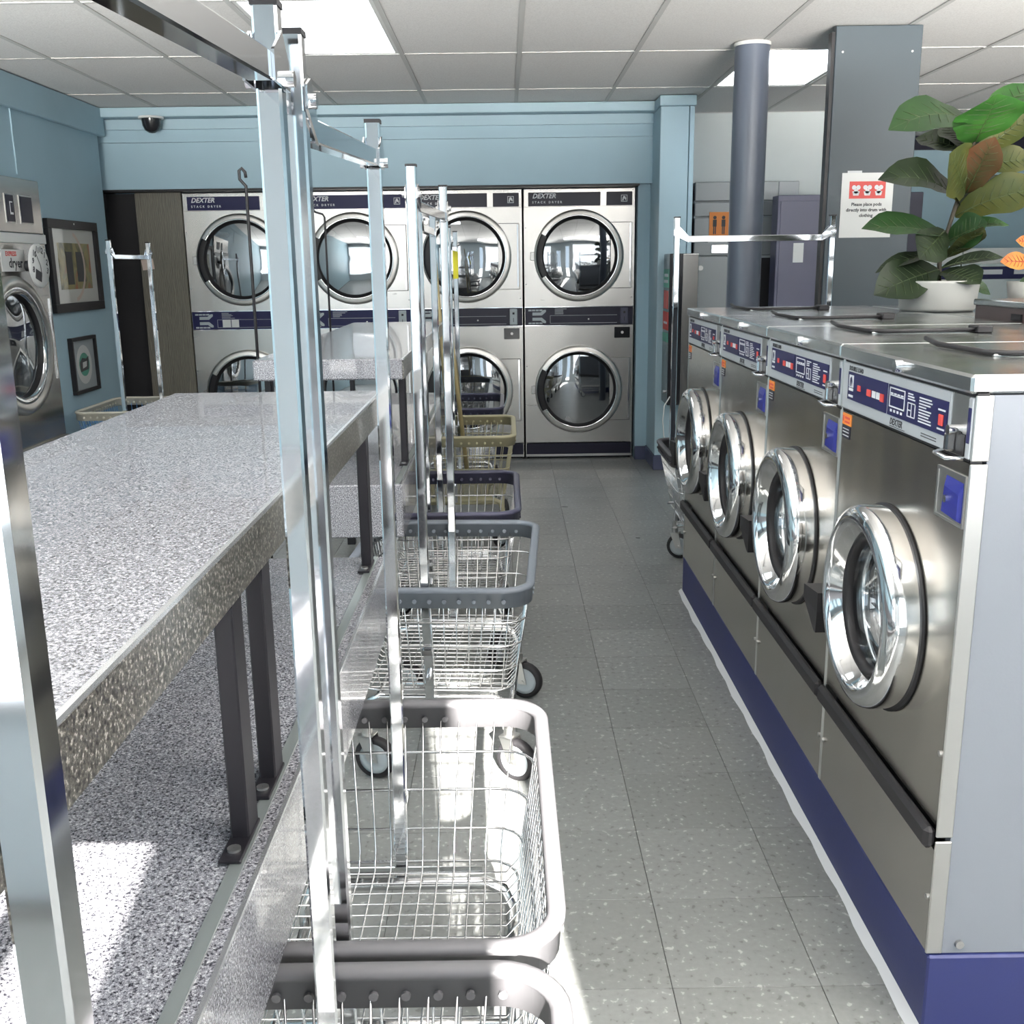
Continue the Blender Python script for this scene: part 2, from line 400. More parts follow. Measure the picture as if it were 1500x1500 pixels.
struct('wall_alcove', MB().box(1.272, 2.78, 8.15, 8.25, 0, CEIL).box(2.74, 2.78, 8.25, 9.9, 0, CEIL), 'white_wall')
struct('wall_right', MB().box(2.78, 6.2, 9.8, 9.9, 0, CEIL).box(6.1, 6.2, -1.4, 9.8, 0, CEIL), 'blue_wall')
fw = MB()
Yf = (-1.40, -1.30)
def fbox(x0, x1, z0, z1): fw.box(x0, x1, *Yf, z0, z1)
fbox(-3.0, -.50, 0, CEIL); fbox(-.50, -.13, 0, .3); fbox(-.50, -.13, 1.935, CEIL); fbox(-.13, .27, 0, CEIL); fbox(.27, .51, 0, .12); fbox(.27, .51, 2.2, CEIL); fbox(.51, 6.2, 0, CEIL)  # openings shaped for the sun patches, pier added for the viewer's shadow
fw.box(-.265, -.228, -1.37, -1.33, .3, 1.935)
struct('wall_front', fw, 'front_wall')
for n_, (x0, x1) in ((1, (-2.72, -.98)), (2, (.73, 4.97))):       # blind frames with opaque panes, added behind the fill lamps
    w_ = MB().box(x0-.05, x1+.05, -1.30, -1.255, .50, .555).box(x0-.05, x1+.05, -1.30, -1.255, 2.285, 2.34)
    k_ = 2 if n_ == 1 else 4
    for q_ in range(k_+1): xm = x0+(x1-x0)*q_/k_; w_.box(xm-.025, xm+.025, -1.30, -1.255, .555, 2.285)
    o = struct('window_%d' % n_, w_, 'steel_plain')
    for q_ in range(k_): MB().box(x0+(x1-x0)*q_/k_+.026, x0+(x1-x0)*(q_+1)/k_-.026, -1.298, -1.29, .556, 2.284).obj('pane', 'white', o)
struct('ground_outside', MB().box(-12, 14, -14, -1.4, -.2, -.1), 'outside_ground')

# round and flat columns behind the washers
t = thing('round_column', 'dark slate round steel column standing behind the washing machines', 'column', (1.268, 5.63, 0))
MB().cyl((0, 0, 0), .088, 0, CEIL-.02, 'z', 32).obj('shaft', 'round_column', t); MB().cyl((0, 0, 0), .092, CEIL-.02, CEIL-.003, 'z', 32).obj('collar', 'ceiling_rail', t)
t = thing('flat_column', 'wide flat slate grey column with a white notice taped on it', 'column', (1.78, 5.25, 0))
MB().box(-.205, .205, 0, .06, 0, CEIL-.004, .003).obj('panel', 'slate_column', t); MB().box(-.222, -.206, .006, .06, 0, CEIL-.03).obj('dark_edge', 'black', t)
for sx in (-.17, .16): MB().cyl((sx, -.001, CEIL-.12), .005, -.003, .002, 'y', 8).obj('screw', 'steel_plain', t)
o = tag(MB().box(-.05, .05, -.05, .05, 0, 1.86, .004).box(-.07, .07, -.07, .07, 0, .03, .004).obj('dark_post', 'navy_dark'), 'narrow very dark post seen behind the large potted plant', 'post'); o.location = (2.62, 6.9, 0)

# ================================================================ STACK DRYERS
def dryer_door(t, cx, cz):
    d = MB().lathe([(.325, 0), (.327, -.018), (.321, -.028), (.308, -.031), (.290, -.033)], (cx, 0, cz), n=56).obj('door', 'brushed_ring', t)
    MB().lathe([(.290, -.033), (.286, -.037), (.279, -.031)], (cx, 0, cz), n=56).obj('inner_ring', 'chrome_ring', d)
    MB().lathe([(.279, -.032), (.270, -.022), (.258, -.012), (.256, .01)], (cx, 0, cz), n=48).obj('gasket', 'rubber', d)
    MB().lathe([(.258, -.010), (.20, -.017), (.12, -.022), (.05, -.024), (.0005, -.0245)], (cx, 0, cz), n=48).obj('glass', 'door_glass', d)
    MB().lathe([(.314, -.032), (.312, -.037), (.296, -.040), (.268, -.038)], (cx, 0, cz), n=14, a0=150, a1=210).obj('grip', 'black', d)
    dr = MB().lathe([(.256, .01), (.27, .05), (.35, .06), (.36, .55), (.001, .55)], (cx, 0, cz), n=40).obj('drum', 'drum_dark', t)
    for a in (20, 140, 260):
        rb = MB(); u, w = math.cos(R(a)), math.sin(R(a))
        rb.tube([(cx+.33*u, .10, cz+.33*w), (cx+.30*u, .14, cz+.30*w), (cx+.30*u, .50, cz+.30*w)], .022, 6).obj('drum_rib', 'steel_plain', dr)
    # handle plate right of the door
    h = MB().box(.225, .395-.012, -.014, 0, cz-.235, cz+.235, .004).obj('hinge_plate', 'steel', t)
    MB().box(.366, .374, -.020, -.014, cz-.215, cz+.225).obj('hinge_strip', 'chrome', h)
    MB().box(-.402+.045, -.402+.085, -.012, 0, cz-.03, cz+.03, .003).obj('latch', 'steel_plain', t)
def stack_dryer(name, label, navy='navy', prints=0):
    t = thing(name, label, 'dryer', group='stack dryers along the back wall'); w = .402
    b = MB()
    for z0, z1, cz in ((1.137, 1.845, 1.5), (.125, .998, .526)): b.hole_plate(-w, w, z0, z1, 0, cz, .32, 0)
    b.box(-w, -w+.012, .001, .75, .03, 1.97).box(w-.012, w, .001, .75, .03, 1.97).box(-w, w, .001, .75, 1.955, 1.97).box(-w, w, .74, .75, .03, 1.955)
    b.box(-w, w, -.001, .02, 1.845, 1.97, .002)
    b.obj('body', 'steel', t)
    MB().box(-w+.004, w-.004, .012, .05, 0, 1.95).add([], []).obj('gap', 'black', t) if False else None
    k = MB().box(-w+.033, .152, -.006, 0, 1.850, 1.945, .001).obj('name_band', navy, t)
    text('DEXTER', .046, (-w+.062, -.0065, 1.905), 'print_white', k, shear=.3, bold=.0012, space=1.0)
    text('STACK DRYER', .021, (-w+.062, -.0065, 1.870), 'print_white', k, bold=.0006, space=1.75)
    k = MB().box(.195, .382, -.006, 0, 1.850, 1.945, .001).obj('logo_band', navy, t)
    MB().box(.30, .345, -.0075, -.006, 1.875, 1.922).obj('emblem', 'print_white', k); e = MB().box(.304, .341, -.009, -.0075, 1.879, 1.918).obj('emblem', navy, k)
    MB().add([(.308, -.0095, 1.883), (.318, -.0095, 1.883), (.320, -.0095, 1.898), (.328, -.0095, 1.892), (.334, -.0095, 1.883), (.337, -.0095, 1.895), (.330, -.0095, 1.912), (.318, -.0095, 1.915), (.312, -.0095, 1.905)], [tuple(range(9))]).obj('emblem', 'print_white', k)
    p = MB().box(-w+.004, w-.004, -.008, .03, 1.003, 1.132, .002).obj('control_panel', navy, t)
    q = MB()
    for zz in (1.112, 1.018):
        for i in range(4): q.box(-.375+i*.027, -.352+i*.027, -.010, -.008, zz-.006, zz+.006)
    for s_ in (1, -1):
        q.add([(-.345, -.010, 1.067+s_*.008), (-.275, -.010, 1.067+s_*.008), (-.245, -.010, 1.067+s_*.034), (-.245, -.010, 1.067+s_*.048), (-.262, -.010, 1.067+s_*.048), (-.285, -.010, 1.067+s_*.030), (-.345, -.010, 1.067+s_*.030)], [tuple(range(7))])
    q.obj('button_diagram', 'wheel_grey', p)
    q = MB().box(-.215, .28, -.0095, -.008, 1.072, 1.0745).box(-.215, -.2125, -.0095, -.008, 1.018, 1.072).box(-.215, .28, -.0095, -.008, 1.016, 1.0185)
    for i in range(5): q.box(-.18, -.18+random.uniform(.05, .11), -.0095, -.008, 1.083+i*.009, 1.0865+i*.009)
    q.obj('printed_lines', 'grey_panel', p)
    MB().cyl((.07, 0, 1.045), .006, -.013, -.008, 'y', 10).obj('lock', 'steel_plain', p)
    c = MB().box(.305, .362, -.014, -.008, 1.010, 1.125, .003).obj('coin_plate', 'wheel_grey' if prints != 3 else 'navy_rim', p)
    MB().box(.331, .335, -.016, -.014, 1.03, 1.06).box(.326, .341, -.016, -.014, 1.085, 1.10).obj('coin_slot', 'black', c)
    MB().box(-w, w, -.004, .002, .999, 1.003).box(-w, w, -.004, .002, 1.132, 1.137).obj('edge_strip', 'chrome', t)
    k = MB().box(.262, .377, -.007, 0, .905, .985, .002).obj('lint_lock', 'black_gloss', t); MB().cyl((.32, 0, .945), .010, -.012, -.007, 'y', 12).obj('lock_knob', 'steel_plain', k)
    MB().box(-w+.006, w-.006, -.004, .02, .035, .118, .002).obj('toe_panel', navy, t); MB().box(-w, w, -.006, .02, .018, .035).obj('toe_strip', 'steel_plain', t)
    MB().box(-w+.01, w-.01, .03, .7, 0, .02).obj('base', 'black', t)
    for x, z in ((-w+.012, 1.70), (-w+.012, 1.30), (-w+.012, .70), (.385, 1.2), (.385, 1.955)): MB().cyl((x, 0, z), .005, -.003, 0, 'y', 8).obj('screw', 'steel_plain', t)
    dryer_door(t, 0-.003, 1.5); dryer_door(t, 0-.003, .526)
    return t
dl = ['stacked steel dryer beside the brown wood panel, leftmost of the back row', 'stacked steel dryer second from the brown wood panel, behind the thin black hook pole', 'stacked steel dryer third from the brown wood panel, behind the beige cart', 'stacked steel dryer next to the blue pillar, rightmost of the back row']
for k in range(4):
    t = stack_dryer('stack_dryer', dl[k], 'navy' if k < 2 else 'navy_dark', k); t.location = (-2.322+.4085+k*.8185, 7.77, 0)
# printed stickers stuck on the first dryer's control panel come with the dryer: white torn paper
o = tag(MB().box(-.03, .03, -.002, 0, -.028, .028).box(.036, .09, -.002, 0, -.028, .028).obj('torn_sticker', 'white'), 'torn white paper sticker on the control panel of the leftmost dryer', 'sticker'); o.location = (-2.06, 7.7615, 1.047)

# wood panel, dark opening, note
o = struct('wall_panel', MB().box(-2.655, -2.325, 7.77, 7.80, 0, 1.976), 'wood_panel')
o = tag(MB().box(-.043, .043, -.002, 0, -.037, .037).obj('paper_note', 'note'), 'small pink square paper note stuck on the brown wood panel', 'note'); o.location = (-2.605, 7.770, 1.477); o.rotation_euler = (0, R(-6), 0)

# dome camera
t = thing('security_camera', 'black dome security camera with white base under the ceiling trim', 'camera', (-2.40, SY-.125, 2.395))
MB().cyl((0, 0, 0), .085, .045, .058, 'z', 28).obj('base', 'white', t); MB().lathe([(.066, .045), (.06, .0), (.045, -.03), (.02, -.045), (.0005, -.048)], (0, 0, 0), 'z', 24).obj('dome', 'black_gloss', t)
MB().lathe([(.012, 0), (.001, .004)], (0, -.058, .012), 'y', 10).obj('lens', 'white', t)
MB().cyl((0, 0, 0), .03, .058, .064, 'z', 12).obj('mount', 'white', t)

# ================================================================ WASHERS
WW = .684
def washer(label, near=False, stickers=True, first_white=False):
    t = thing('washing_machine', label, 'washer', group='front load washers in the right row'); w = WW/2-.001
    b = MB().hole_plate(-w+.004, w-.004, .432, 1.108, 0, .745, .185, 0)
    b.obj('front_panel', 'steel_washer', t)
    s = MB().box(-w+.022, -w+.024, .03, .73, .17, 1.222).box(w-.024, w-.003, .026, .73, .17, 1.222).box(-w+.02, w-.02, .72, .73, .17, 1.22)
    s.obj('side_panel', 'washer_side', t)
    for a in ((-w, -w+.006, .17, 1.222), (w-.006, w, .17, .404), (w-.006, w, .412, 1.106), (w-.006, w, 1.111, 1.222)): MB().box(a[0], a[1], -.002, .029, a[2], a[3], .002).obj('corner_post', 'steel_plain', t)
    MB().box(-w+.006, w-.006, 0, .02, .17, .385, .002).obj('lower_panel', 'steel_washer', t)
    MB().box(-w+.004, w-.004, -.022, .0, .386, .430, .008).obj('black_strip', 'rubber', t)
    MB().box(-w+.01, w-.03, .03, .05, .38, .44).obj('filler', 'black', t)
    # lid
    l = MB().box(-w, w, -.012, .74, 1.224, 1.256, .005).obj('lid', 'steel_lid', t)
    sl = MB().box(-.26, .02, .17, .46, 1.2562, 1.2605, .002).obj('soap_lid', 'steel_lid', l)
    MB().tube([(-.30, .165, 1.270), (-.22, .16, 1.263), (.0, .165, 1.263), (.03, .20, 1.263), (.03, .43, 1.264)], .006, 6).obj('soap_lid_trim', 'rubber', sl); MB().box(-.01, .05, .43, .47, 1.2562, 1.275, .003).obj('soap_lid_hinge', 'rubber', sl)
    MB().cyl((.03, 0, 1.241), .012, -.026, -.011, 'y', 14).obj('lid_lock', 'chrome', l)
    MB().box(-w+.001, w-.001, .0, .02, 1.218, 1.225).box(-w+.006, w-.006, .0, .02, 1.106, 1.1115).obj('shadow_gap', 'black', t)
    # control panel
    p = MB().box(-w+.008, .250, -.004, .02, 1.113, 1.217, .002).box(.318, w-.006, -.004, .02, 1.113, 1.217, .002).obj('control_panel', 'grey_panel', t)
    n1 = MB().box(-.294, -.052, -.006, -.004, 1.138, 1.199).obj('navy_plate', 'navy', p); n2 = MB().box(-.044, .243, -.006, -.004, 1.138, 1.199).obj('navy_plate', 'navy', p)
    q = MB().box(-.284, -.256, -.007, -.006, 1.166, 1.193).box(-.284, -.256, -.007, -.006, 1.158, 1.164).box(-.284, -.256, -.007, -.006, 1.144, 1.149)
    for a in (-.135, -.11): MB().box(a, a+.02, -.007, -.006, 1.160, 1.174).obj('button', 'print_white', n1)
    q.obj('emblem', 'print_white', n1)
    MB().add([(-.278, -.0075, 1.168), (-.271, -.0075, 1.168), (-.271, -.0075, 1.18), (-.264, -.0075, 1.168), (-.261, -.0075, 1.18), (-.267, -.0075, 1.19), (-.276, -.0075, 1.186)], [tuple(range(7))]).obj('emblem', 'navy', n1)
    for a in ((-.225, -.208, 1.163, 1.175), (-.165, -.143, 1.160, 1.174), (-.085, -.066, 1.158, 1.174)): MB().box(a[0], a[1], -.008, -.006, a[2], a[3]).obj('button', 'red', n1)
    q = MB()
    for a in ((-.034, .046, 1.192, 1.1945), (-.034, .046, 1.155, 1.1575), (-.034, -.0315, 1.155, 1.1945), (.0435, .046, 1.155, 1.1945), (-.028, .040, 1.178, 1.180)): q.box(a[0], a[1], -.007, -.006, a[2], a[3])
    for i in range(4): q.box(-.028+i*.018, -.016+i*.018, -.007, -.006, 1.181, 1.184).box(-.026+i*.018, -.018+i*.018, -.007, -.006, 1.146, 1.151)
    for a in ((.062, .100, 1.148, 1.150), (.062, .100, 1.174, 1.176), (.062, .064, 1.148, 1.176), (.098, .100, 1.148, 1.176), (.080, .082, 1.148, 1.176), (.062, .082, 1.160, 1.162)): q.box(a[0], a[1], -.007, -.006, a[2], a[3])
    for i in range(9): q.box(.118, .118+random.uniform(.03, .062), -.007, -.006, 1.146+i*.0055, 1.1484+i*.0055)
    for i in range(3): q.box(.062, .062+random.uniform(.02, .04), -.007, -.006, 1.181+i*.005, 1.1835+i*.005)
    q.box(.205, .235, -.007, -.006, 1.180, 1.183).box(.205, .235, -.007, -.006, 1.146, 1.149)
    q.obj('printed_diagram', 'print_white', n2)
    MB().box(.212, .230, -.009, -.006, 1.154, 1.174, .001).obj('button', 'red', n2)
    text('DOUBLE LOAD', .0135, (-.294, -.0045, 1.2025), 'charcoal_print', p, bold=.0004)
    text('DEXTER', .018, (-.03, -.0045, 1.1205), 'charcoal_print', p, shear=.25, bold=.0005)
    MB().box(.13, .20, -.0047, -.004, 1.126, 1.1275).box(.13, .20, -.0047, -.004, 1.121, 1.1225).box(-.03, .05, -.0047, -.004, 1.1165, 1.1177).obj('printed_line', 'charcoal_print', p)
    # coin chute
    c = MB().box(.251, .317, -.001, .02, 1.113, 1.217).obj('coin_chute', 'steel_plain', t)
    MB().cyl((.290, 0, 1.158), .009, -.024, -.001, 'y', 12).obj('coin_knob', 'chrome', c)
    MB().box(.262, .276, -.018, -.001, 1.118, 1.150, .003).obj('coin_slide', 'chrome', c); MB().box(.258, .312, -.003, -.001, 1.115, 1.152).obj('coin_recess', 'black', c)
    MB().tube([(.242, -.004, 1.116), (.258, -.03, 1.114), (.305, -.03, 1.112), (.318, -.004, 1.113)], .0035, 6).obj('coin_guard', 'chrome', c)
    MB().box(.322, .333, -.0055, -.004, 1.140, 1.200, .001).obj('status_slot', 'navy', p)
    # coin vault, recessed blue lock
    v = MB().box(.213, .330, -.003, .0, .992, .997).box(.213, .330, -.003, 0, 1.077, 1.083).box(.213, .219, -.003, 0, .997, 1.077).box(.326, .330, -.003, 0, .997, 1.077).box(.219, .326, -.0015, -.0005, .997, 1.077).obj('coin_vault', 'steel_plain', t)
    MB().add([(.252, -.0016, 1.004), (.323, -.0016, 1.000), (.323, -.0016, 1.070), (.252, -.0016, 1.072), (.256, -.009, 1.008), (.320, -.009, 1.004), (.320, -.009, 1.050), (.262, -.009, 1.055)], [(4, 5, 6, 7), (0, 1, 5, 4), (1, 2, 6, 5), (2, 3, 7, 6), (3, 0, 4, 7)]).obj('vault_lock', 'blue_lock', v)
    MB().cyl((.275, 0, 1.034), .007, -.013, -.009, 'y', 12).obj('keyhole', 'chrome', v)
    # warning stickers
    s = MB().box(-.330, -.272, -.0015, 0, 1.076, 1.102).obj('warning_sticker', 'orange', t); MB().box(-.326, -.319, -.0022, -.0015, 1.083, 1.096).box(-.312, -.280, -.0022, -.0015, 1.09, 1.095).box(-.312, -.28, -.0022, -.0015, 1.081, 1.085).obj('sticker_print', 'red', s)
    s = MB().box(-.328, -.276, -.0015, 0, 1.046, 1.074).obj('notice_sticker', 'navy_dark', t); MB().box(-.322, -.282, -.0022, -.0015, 1.066, 1.068).box(-.322, -.282, -.0022, -.0015, 1.059, 1.061).box(-.322, -.282, -.0022, -.0015, 1.051, 1.053).obj('sticker_print', 'print_white', s)
    # door
    cz = .745; c0 = (0, 0, cz)
    MB().lathe([(.186, .002), (.214, .0), (.215, -.004), (.19, -.005)], (.004, 0, cz), n=56).obj('door_collar', 'black', t)
    d = MB().lathe([(.2095, -.004), (.2112, -.044), (.2085, -.055), (.201, -.064), (.190, -.068)], c0, n=64).obj('door', 'chrome_ring', t)
    MB().lathe([(.190, -.068), (.181, -.072), (.172, -.068), (.168, -.060)], c0, n=64).obj('door_bead', 'chrome', d)
    MB().lathe([(.168, -.060), (.150, -.038), (.146, -.030)], c0, n=64).obj('door_bevel', 'chrome_ring', d)
    MB().lathe([(.147, -.034), (.142, -.040), (.134, -.032), (.131, -.020), (.1315, -.012)], c0, n=56).obj('gasket', 'rubber', d)
    MB().lathe([(.131, -.020), (.126, .01), (.112, .035), (.09, .05), (.05, .058), (.0005, .060)], c0, n=48).obj('glass_bowl', 'washer_glass', d)
    tp = [(.1315, -.012)]
    for k in range(7): tp += [(.133+.002*k, -.008+.018*k), (.139+.002*k, -.003+.018*k), (.139+.002*k, .004+.018*k), (.134+.002*k, .008+.018*k)]
    dr = MB().lathe(tp+[(.235, .125), (.25, .14), (.25, .42), (.001, .42)], c0, n=56).obj('drum', 'chrome_wire', t)
    MB().lathe([(.145, .012), (.137, .024), (.147, .040)], c0, n=48).obj('boot', 'rubber', dr)
    for a in (80, 200, 320): u, ww = math.cos(R(a)), math.sin(R(a)); MB().tube([(.235*u, .15, cz+.235*ww), (.205*u, .2, cz+.205*ww), (.205*u, .38, cz+.205*ww)], .02, 6).obj('drum_rib', 'chrome', dr)
    h = MB().add([(-.300, -.078, .700), (-.205, -.074, .706), (-.205, -.074, .660), (-.222, -.070, .605), (-.238, -.070, .607), (-.300, -.078, .668)] + [(-.300, -.034, .700), (-.205, -.018, .706), (-.205, -.018, .660), (-.222, -.03, .605), (-.238, -.03, .607), (-.300, -.034, .668)],
             [(0, 1, 2, 5), (2, 3, 4, 5), (6, 11, 8, 7), (11, 10, 9, 8)] + [(i, i+6, (i+1) % 6+6, (i+1) % 6) for i in range(6)]).obj('door_handle', 'rubber', d)
    for x, z in ((w-.012, .575), (-w+.014, .575), (w-.012, .285), (-w+.014, .285)): MB().cyl((x, 0, z), .0055, -.006, 0, 'y', 10).obj('screw', 'steel_plain', t)
    if near: MB().cyl((w, .06, .19), .008, -.004, .003, 'x', 12).obj('screw', 'steel_plain', t)
    return t
wl = ['steel front load washer at the near end of the row, its pale blue side showing', 'steel front load washer second from the near end of the right row', 'steel front load washer third from the near end of the right row', 'steel front load washer at the far end of the right row, by the dark cart']
for k in range(4):
    t = washer(wl[k], k == 0); t.location = (.775, 1.692+WW*(k+.5), 0); t.rotation_euler = (0, 0, R(-90))
# blue plinth with white caulk along the floor
t = thing('machine_plinth', 'dark blue painted plinth under the row of washing machines', 'plinth', (.775, 1.692, 0))
MB().box(.001, 1.62, -.004, 4*WW+.004, 0, .168, .004).obj('block', 'plinth_blue', t)
ck = MB(); L = 40
for i in range(L):
    y0, y1 = -.02+i*2.78/L, -.02+(i+1)*2.78/L; a = -.018-.003*math.sin(i*1.7)-.002*math.sin(i*.6); c = -.018-.003*math.sin((i+1)*1.7)-.002*math.sin((i+1)*.6)
    ck.add([(a, y0, .0005), (.0005, y0, .012), (c, y1, .0005), (.0005, y1, .012)], [(0, 2, 3, 1)], True)
ck.obj('caulk', 'caulk', t)
# washers of the row behind, backs turned
t = thing('washing_machine', 'washer of the hidden rear row with a dark brown back panel, right of the plant', 'washer', (1.545, 2.62, .168))
MB().box(0, .72, -.83, .83, 0, 1.125, .004).obj('body', 'steel_lid', t); MB().box(-.006, .0, -.82, .82, 1.078, 1.142, .002).obj('back_panel', 'brown_steel', t); MB().box(-.01, .72, -.83, .83, 1.126, 1.146, .003).obj('lid', 'steel_lid', t)
MB().box(-.012, -.006, .50, .56, 1.09, 1.11).obj('vent', 'black', t)
o = tag(MB().box(0, .72, -.49, .49, 0, 1.086, .004).obj('washing_machine', 'steel_lid'), 'plain steel machine back that carries the large potted plant', 'washer'); o.location = (1.545, 3.945, .168)

# ================================================================ FOLDING TABLES
def table(label, Yl, Yu, xl, xu, legs, zl=.78, zu=1.148):
    xf, xb = xl; uf, ub = xu
    t = thing('folding_table', label, 'table', (0, Yl[0], 0), group='speckled two level folding tables'); y0 = Yl[0]; L = Yl[1]-Yl[0]; u0, u1 = Yu[0]-y0, Yu[1]-y0
    MB().box(xb, xf, 0, L, zl-.17, zl, .004).obj('lower_counter', 'granite', t)
    MB().box(xf-.0045, xf+.0007, .003, L-.003, zl-.0045, zl+.0006).box(xf-.022, xf-.0185, .003, L-.003, zl, zl+.0007).obj('edge_trim', 'edge_trim', t)
    us = MB().box(ub, uf, u0, u1, zu-.068, zu, .005).obj('upper_shelf', 'granite', t)
    MB().box(uf-.004, uf+.0012, u0+.002, u1-.002, zu-.066, zu-.0045).obj('edge_band', 'granite_edge', us)  # shelf front coloured darker to carry its shade
    MB().box(uf-.005, uf+.0007, u0+.003, u1-.003, zu-.0045, zu+.0006).obj('edge_trim', 'edge_trim', t)
    MB().box(uf-.017, uf-.001, .01, L-.01, zl, zl+.003).obj('mounting_rail', 'rail', t)
    for ly in legs:
        for lx in (uf-.028, ub+.012):
            l = MB().box(lx, lx+.022, ly-y0, ly-y0+.045, zl+.003, zu-.068, .002).obj('upright', 'leg_steel', t)
            MB().box(lx-.002, lx+.024, ly-y0-.05, ly-y0+.045, zl+.003, zl+.008, .001).obj('foot_plate', 'leg_steel', l)
            MB().cyl((lx+.011, ly-y0-.028, zl+.008), .008, 0, .003, 'z', 12).obj('bolt', 'steel_plain', l)
    for ly in (.18, L-.22):
        f = MB().box(xb+.06, xb+.10, ly, ly+.04, 0, zl-.17).box(xb+.24, xb+.28, ly, ly+.04, 0, zl-.17).box(xb+.06, xb+.28, ly, ly+.04, .06, .10)
        f.obj('leg_frame', 'leg_steel', t)
    return t
table('near speckled grey two level folding table along the left edge', (.10, 2.335), (.43, 2.52), (-.287, -.87), (-.305, -.81), (1.10, 1.245, 2.24))
table('far speckled grey two level folding table beyond the near one', (3.15, 5.55), (3.40, 5.70), (-.33, -.92), (-.338, -.83), (3.50, 4.5, 5.4))

# ================================================================ LAUNDRY CARTS
HW, HL, RZ = .28, .39, .60
def cart_meshes():
    d = {}
    # rim band: swept profile around a rounded rectangle
    path = rrect(HW-.012, HL-.012, .075, 7); n = len(path)
    prof = [(-.006, -.052), (.006, -.052), (.008, -.012), (.013, -.010), (.014, -.002), (.009, .003), (-.007, .003), (-.012, -.003), (-.011, -.010), (-.006, -.012)]
    v = []; f = []; m = len(prof)
    for i, (x, y) in enumerate(path):
        a, b = Vector(path[i-1]), Vector(path[(i+1) % n]); tg = (b-a).normalized(); nr = Vector((tg.y, -tg.x))
        v += [(x+nr.x*o, y+nr.y*o, RZ+z-.003) for o, z in prof]
    for i in range(n):
        j = (i+1) % n
        for k in range(m): f.append((i*m+k, j*m+k, j*m+(k+1) % m, i*m+(k+1) % m))
    d['rim'] = MB().add(v, f, True)
    rv = MB()
    for k in range(11):
        x = -.20+k*.04
        for sy in (1, -1): rv.cyl((x, sy*(HL-.012), RZ-.036), .006, -.011, .011, 'y', 8)
    for k in range(14):
        y = -.30+k*.046
        for sx in (1, -1): rv.cyl((sx*(HW-.012), y, RZ-.036), .006, -.011, .011, 'x', 8)
    d['rivets'] = rv
    # wire basket
    b = MB(); zt, zb = RZ-.03, .275; tx, ty, bx, by = HW-.014, HL-.014, HW-.062, HL-.075
    for k in range(13):
        s = -1+2*k/12; b.tube([(s*(tx-.05), ty, zt), (s*(bx-.03), by+.005, zb+.03), (s*(bx-.03), by-.02, zb), (s*(bx-.03), -by+.02, zb), (s*(bx-.03), -by-.005, zb+.03), (s*(tx-.05), -ty, zt)], .0020, 5)
    for k in range(18):
        s = -1+2*k/17; b.tube([(tx, s*(ty-.05), zt), (bx+.005, s*(by-.03), zb+.03), (bx-.02, s*(by-.03), zb), (-bx+.02, s*(by-.03), zb), (-bx-.005, s*(by-.03), zb+.03), (-tx, s*(ty-.05), zt)], .0020, 5)
    for fz, rad in ((.25, .003), (.5, .003), (.76, .0025), (.98, .003)):
        q = 1-fz; hx, hy, z = bx+(tx-bx)*q, by+(ty-by)*q, zb+(zt-zb)*q
        b.tube([(x, y, z) for x, y in rrect(hx+.002, hy+.002, .06, 4)], rad, 5, closed=True)
    d['basket'] = b
    # base frame: two U legs, side rails, cross bar
    fr = MB()
    for sy in (1, -1):
        y = sy*.29; fr.tube([(-.205, y, .125), (-.205, y, .20), (-.19, y, .235), (-.16, y, .250), (.16, y, .250), (.19, y, .235), (.205, y, .20), (.205, y, .125)], .0125, 8)
    for sx in (1, -1): fr.tube([(sx*.205, -.29, .165), (sx*.205, .29, .165)], .0095, 8)
    fr.tube([(-.205, 0, .165), (.205, 0, .165)], .008, 8)
    fr.box(-.15, .15, .300, .303, .262, .279).box(-.15, .15, -.303, -.300, .262, .279)
    d['frame'] = fr
    wh = MB().lathe([(.045, -.014), (.0455, .014)], (0, 0, 0), 'x', 24); wh.lathe([(.048, -.016), (.060, -.014), (.063, -.006), (.063, .006), (.060, .014), (.048, .016), (.045, .014), (.045, -.014), (.048, -.016)], (0, 0, 0), 'x', 28)
    d['tyre'] = MB().lathe([(.046, -.015), (.058, -.015), (.063, -.007), (.063, .007), (.058, .015), (.046, .015)], (0, 0, 0), 'x', 28)
    d['hub'] = MB().lathe([(.0005, -.013), (.02, -.016), (.034, -.011), (.046, -.014), (.046, .014), (.034, .011), (.02, .016), (.0005, .013)], (0, 0, 0), 'x', 28)
    fk = MB()
    for s in (-1, 1): fk.add([(s*.021, -.014, -.008), (s*.021, .014, -.008), (s*.021, .045, .07), (s*.021, .002, .07)] + [(s*.024, -.014, -.008), (s*.024, .014, -.008), (s*.024, .045, .07), (s*.024, .002, .07)], [(0, 1, 2, 3), (4, 7, 6, 5), (0, 4, 5, 1), (1, 5, 6, 2), (2, 6, 7, 3), (3, 7, 4, 0)])
    fk.box(-.024, .024, .002, .045, .066, .071).cyl((0, .024, .07), .016, 0, .022, 'z', 14).cyl((0, 0, 0), .006, -.027, .027, 'x', 10)
    d['fork'] = fk
    return d
CM = cart_meshes()
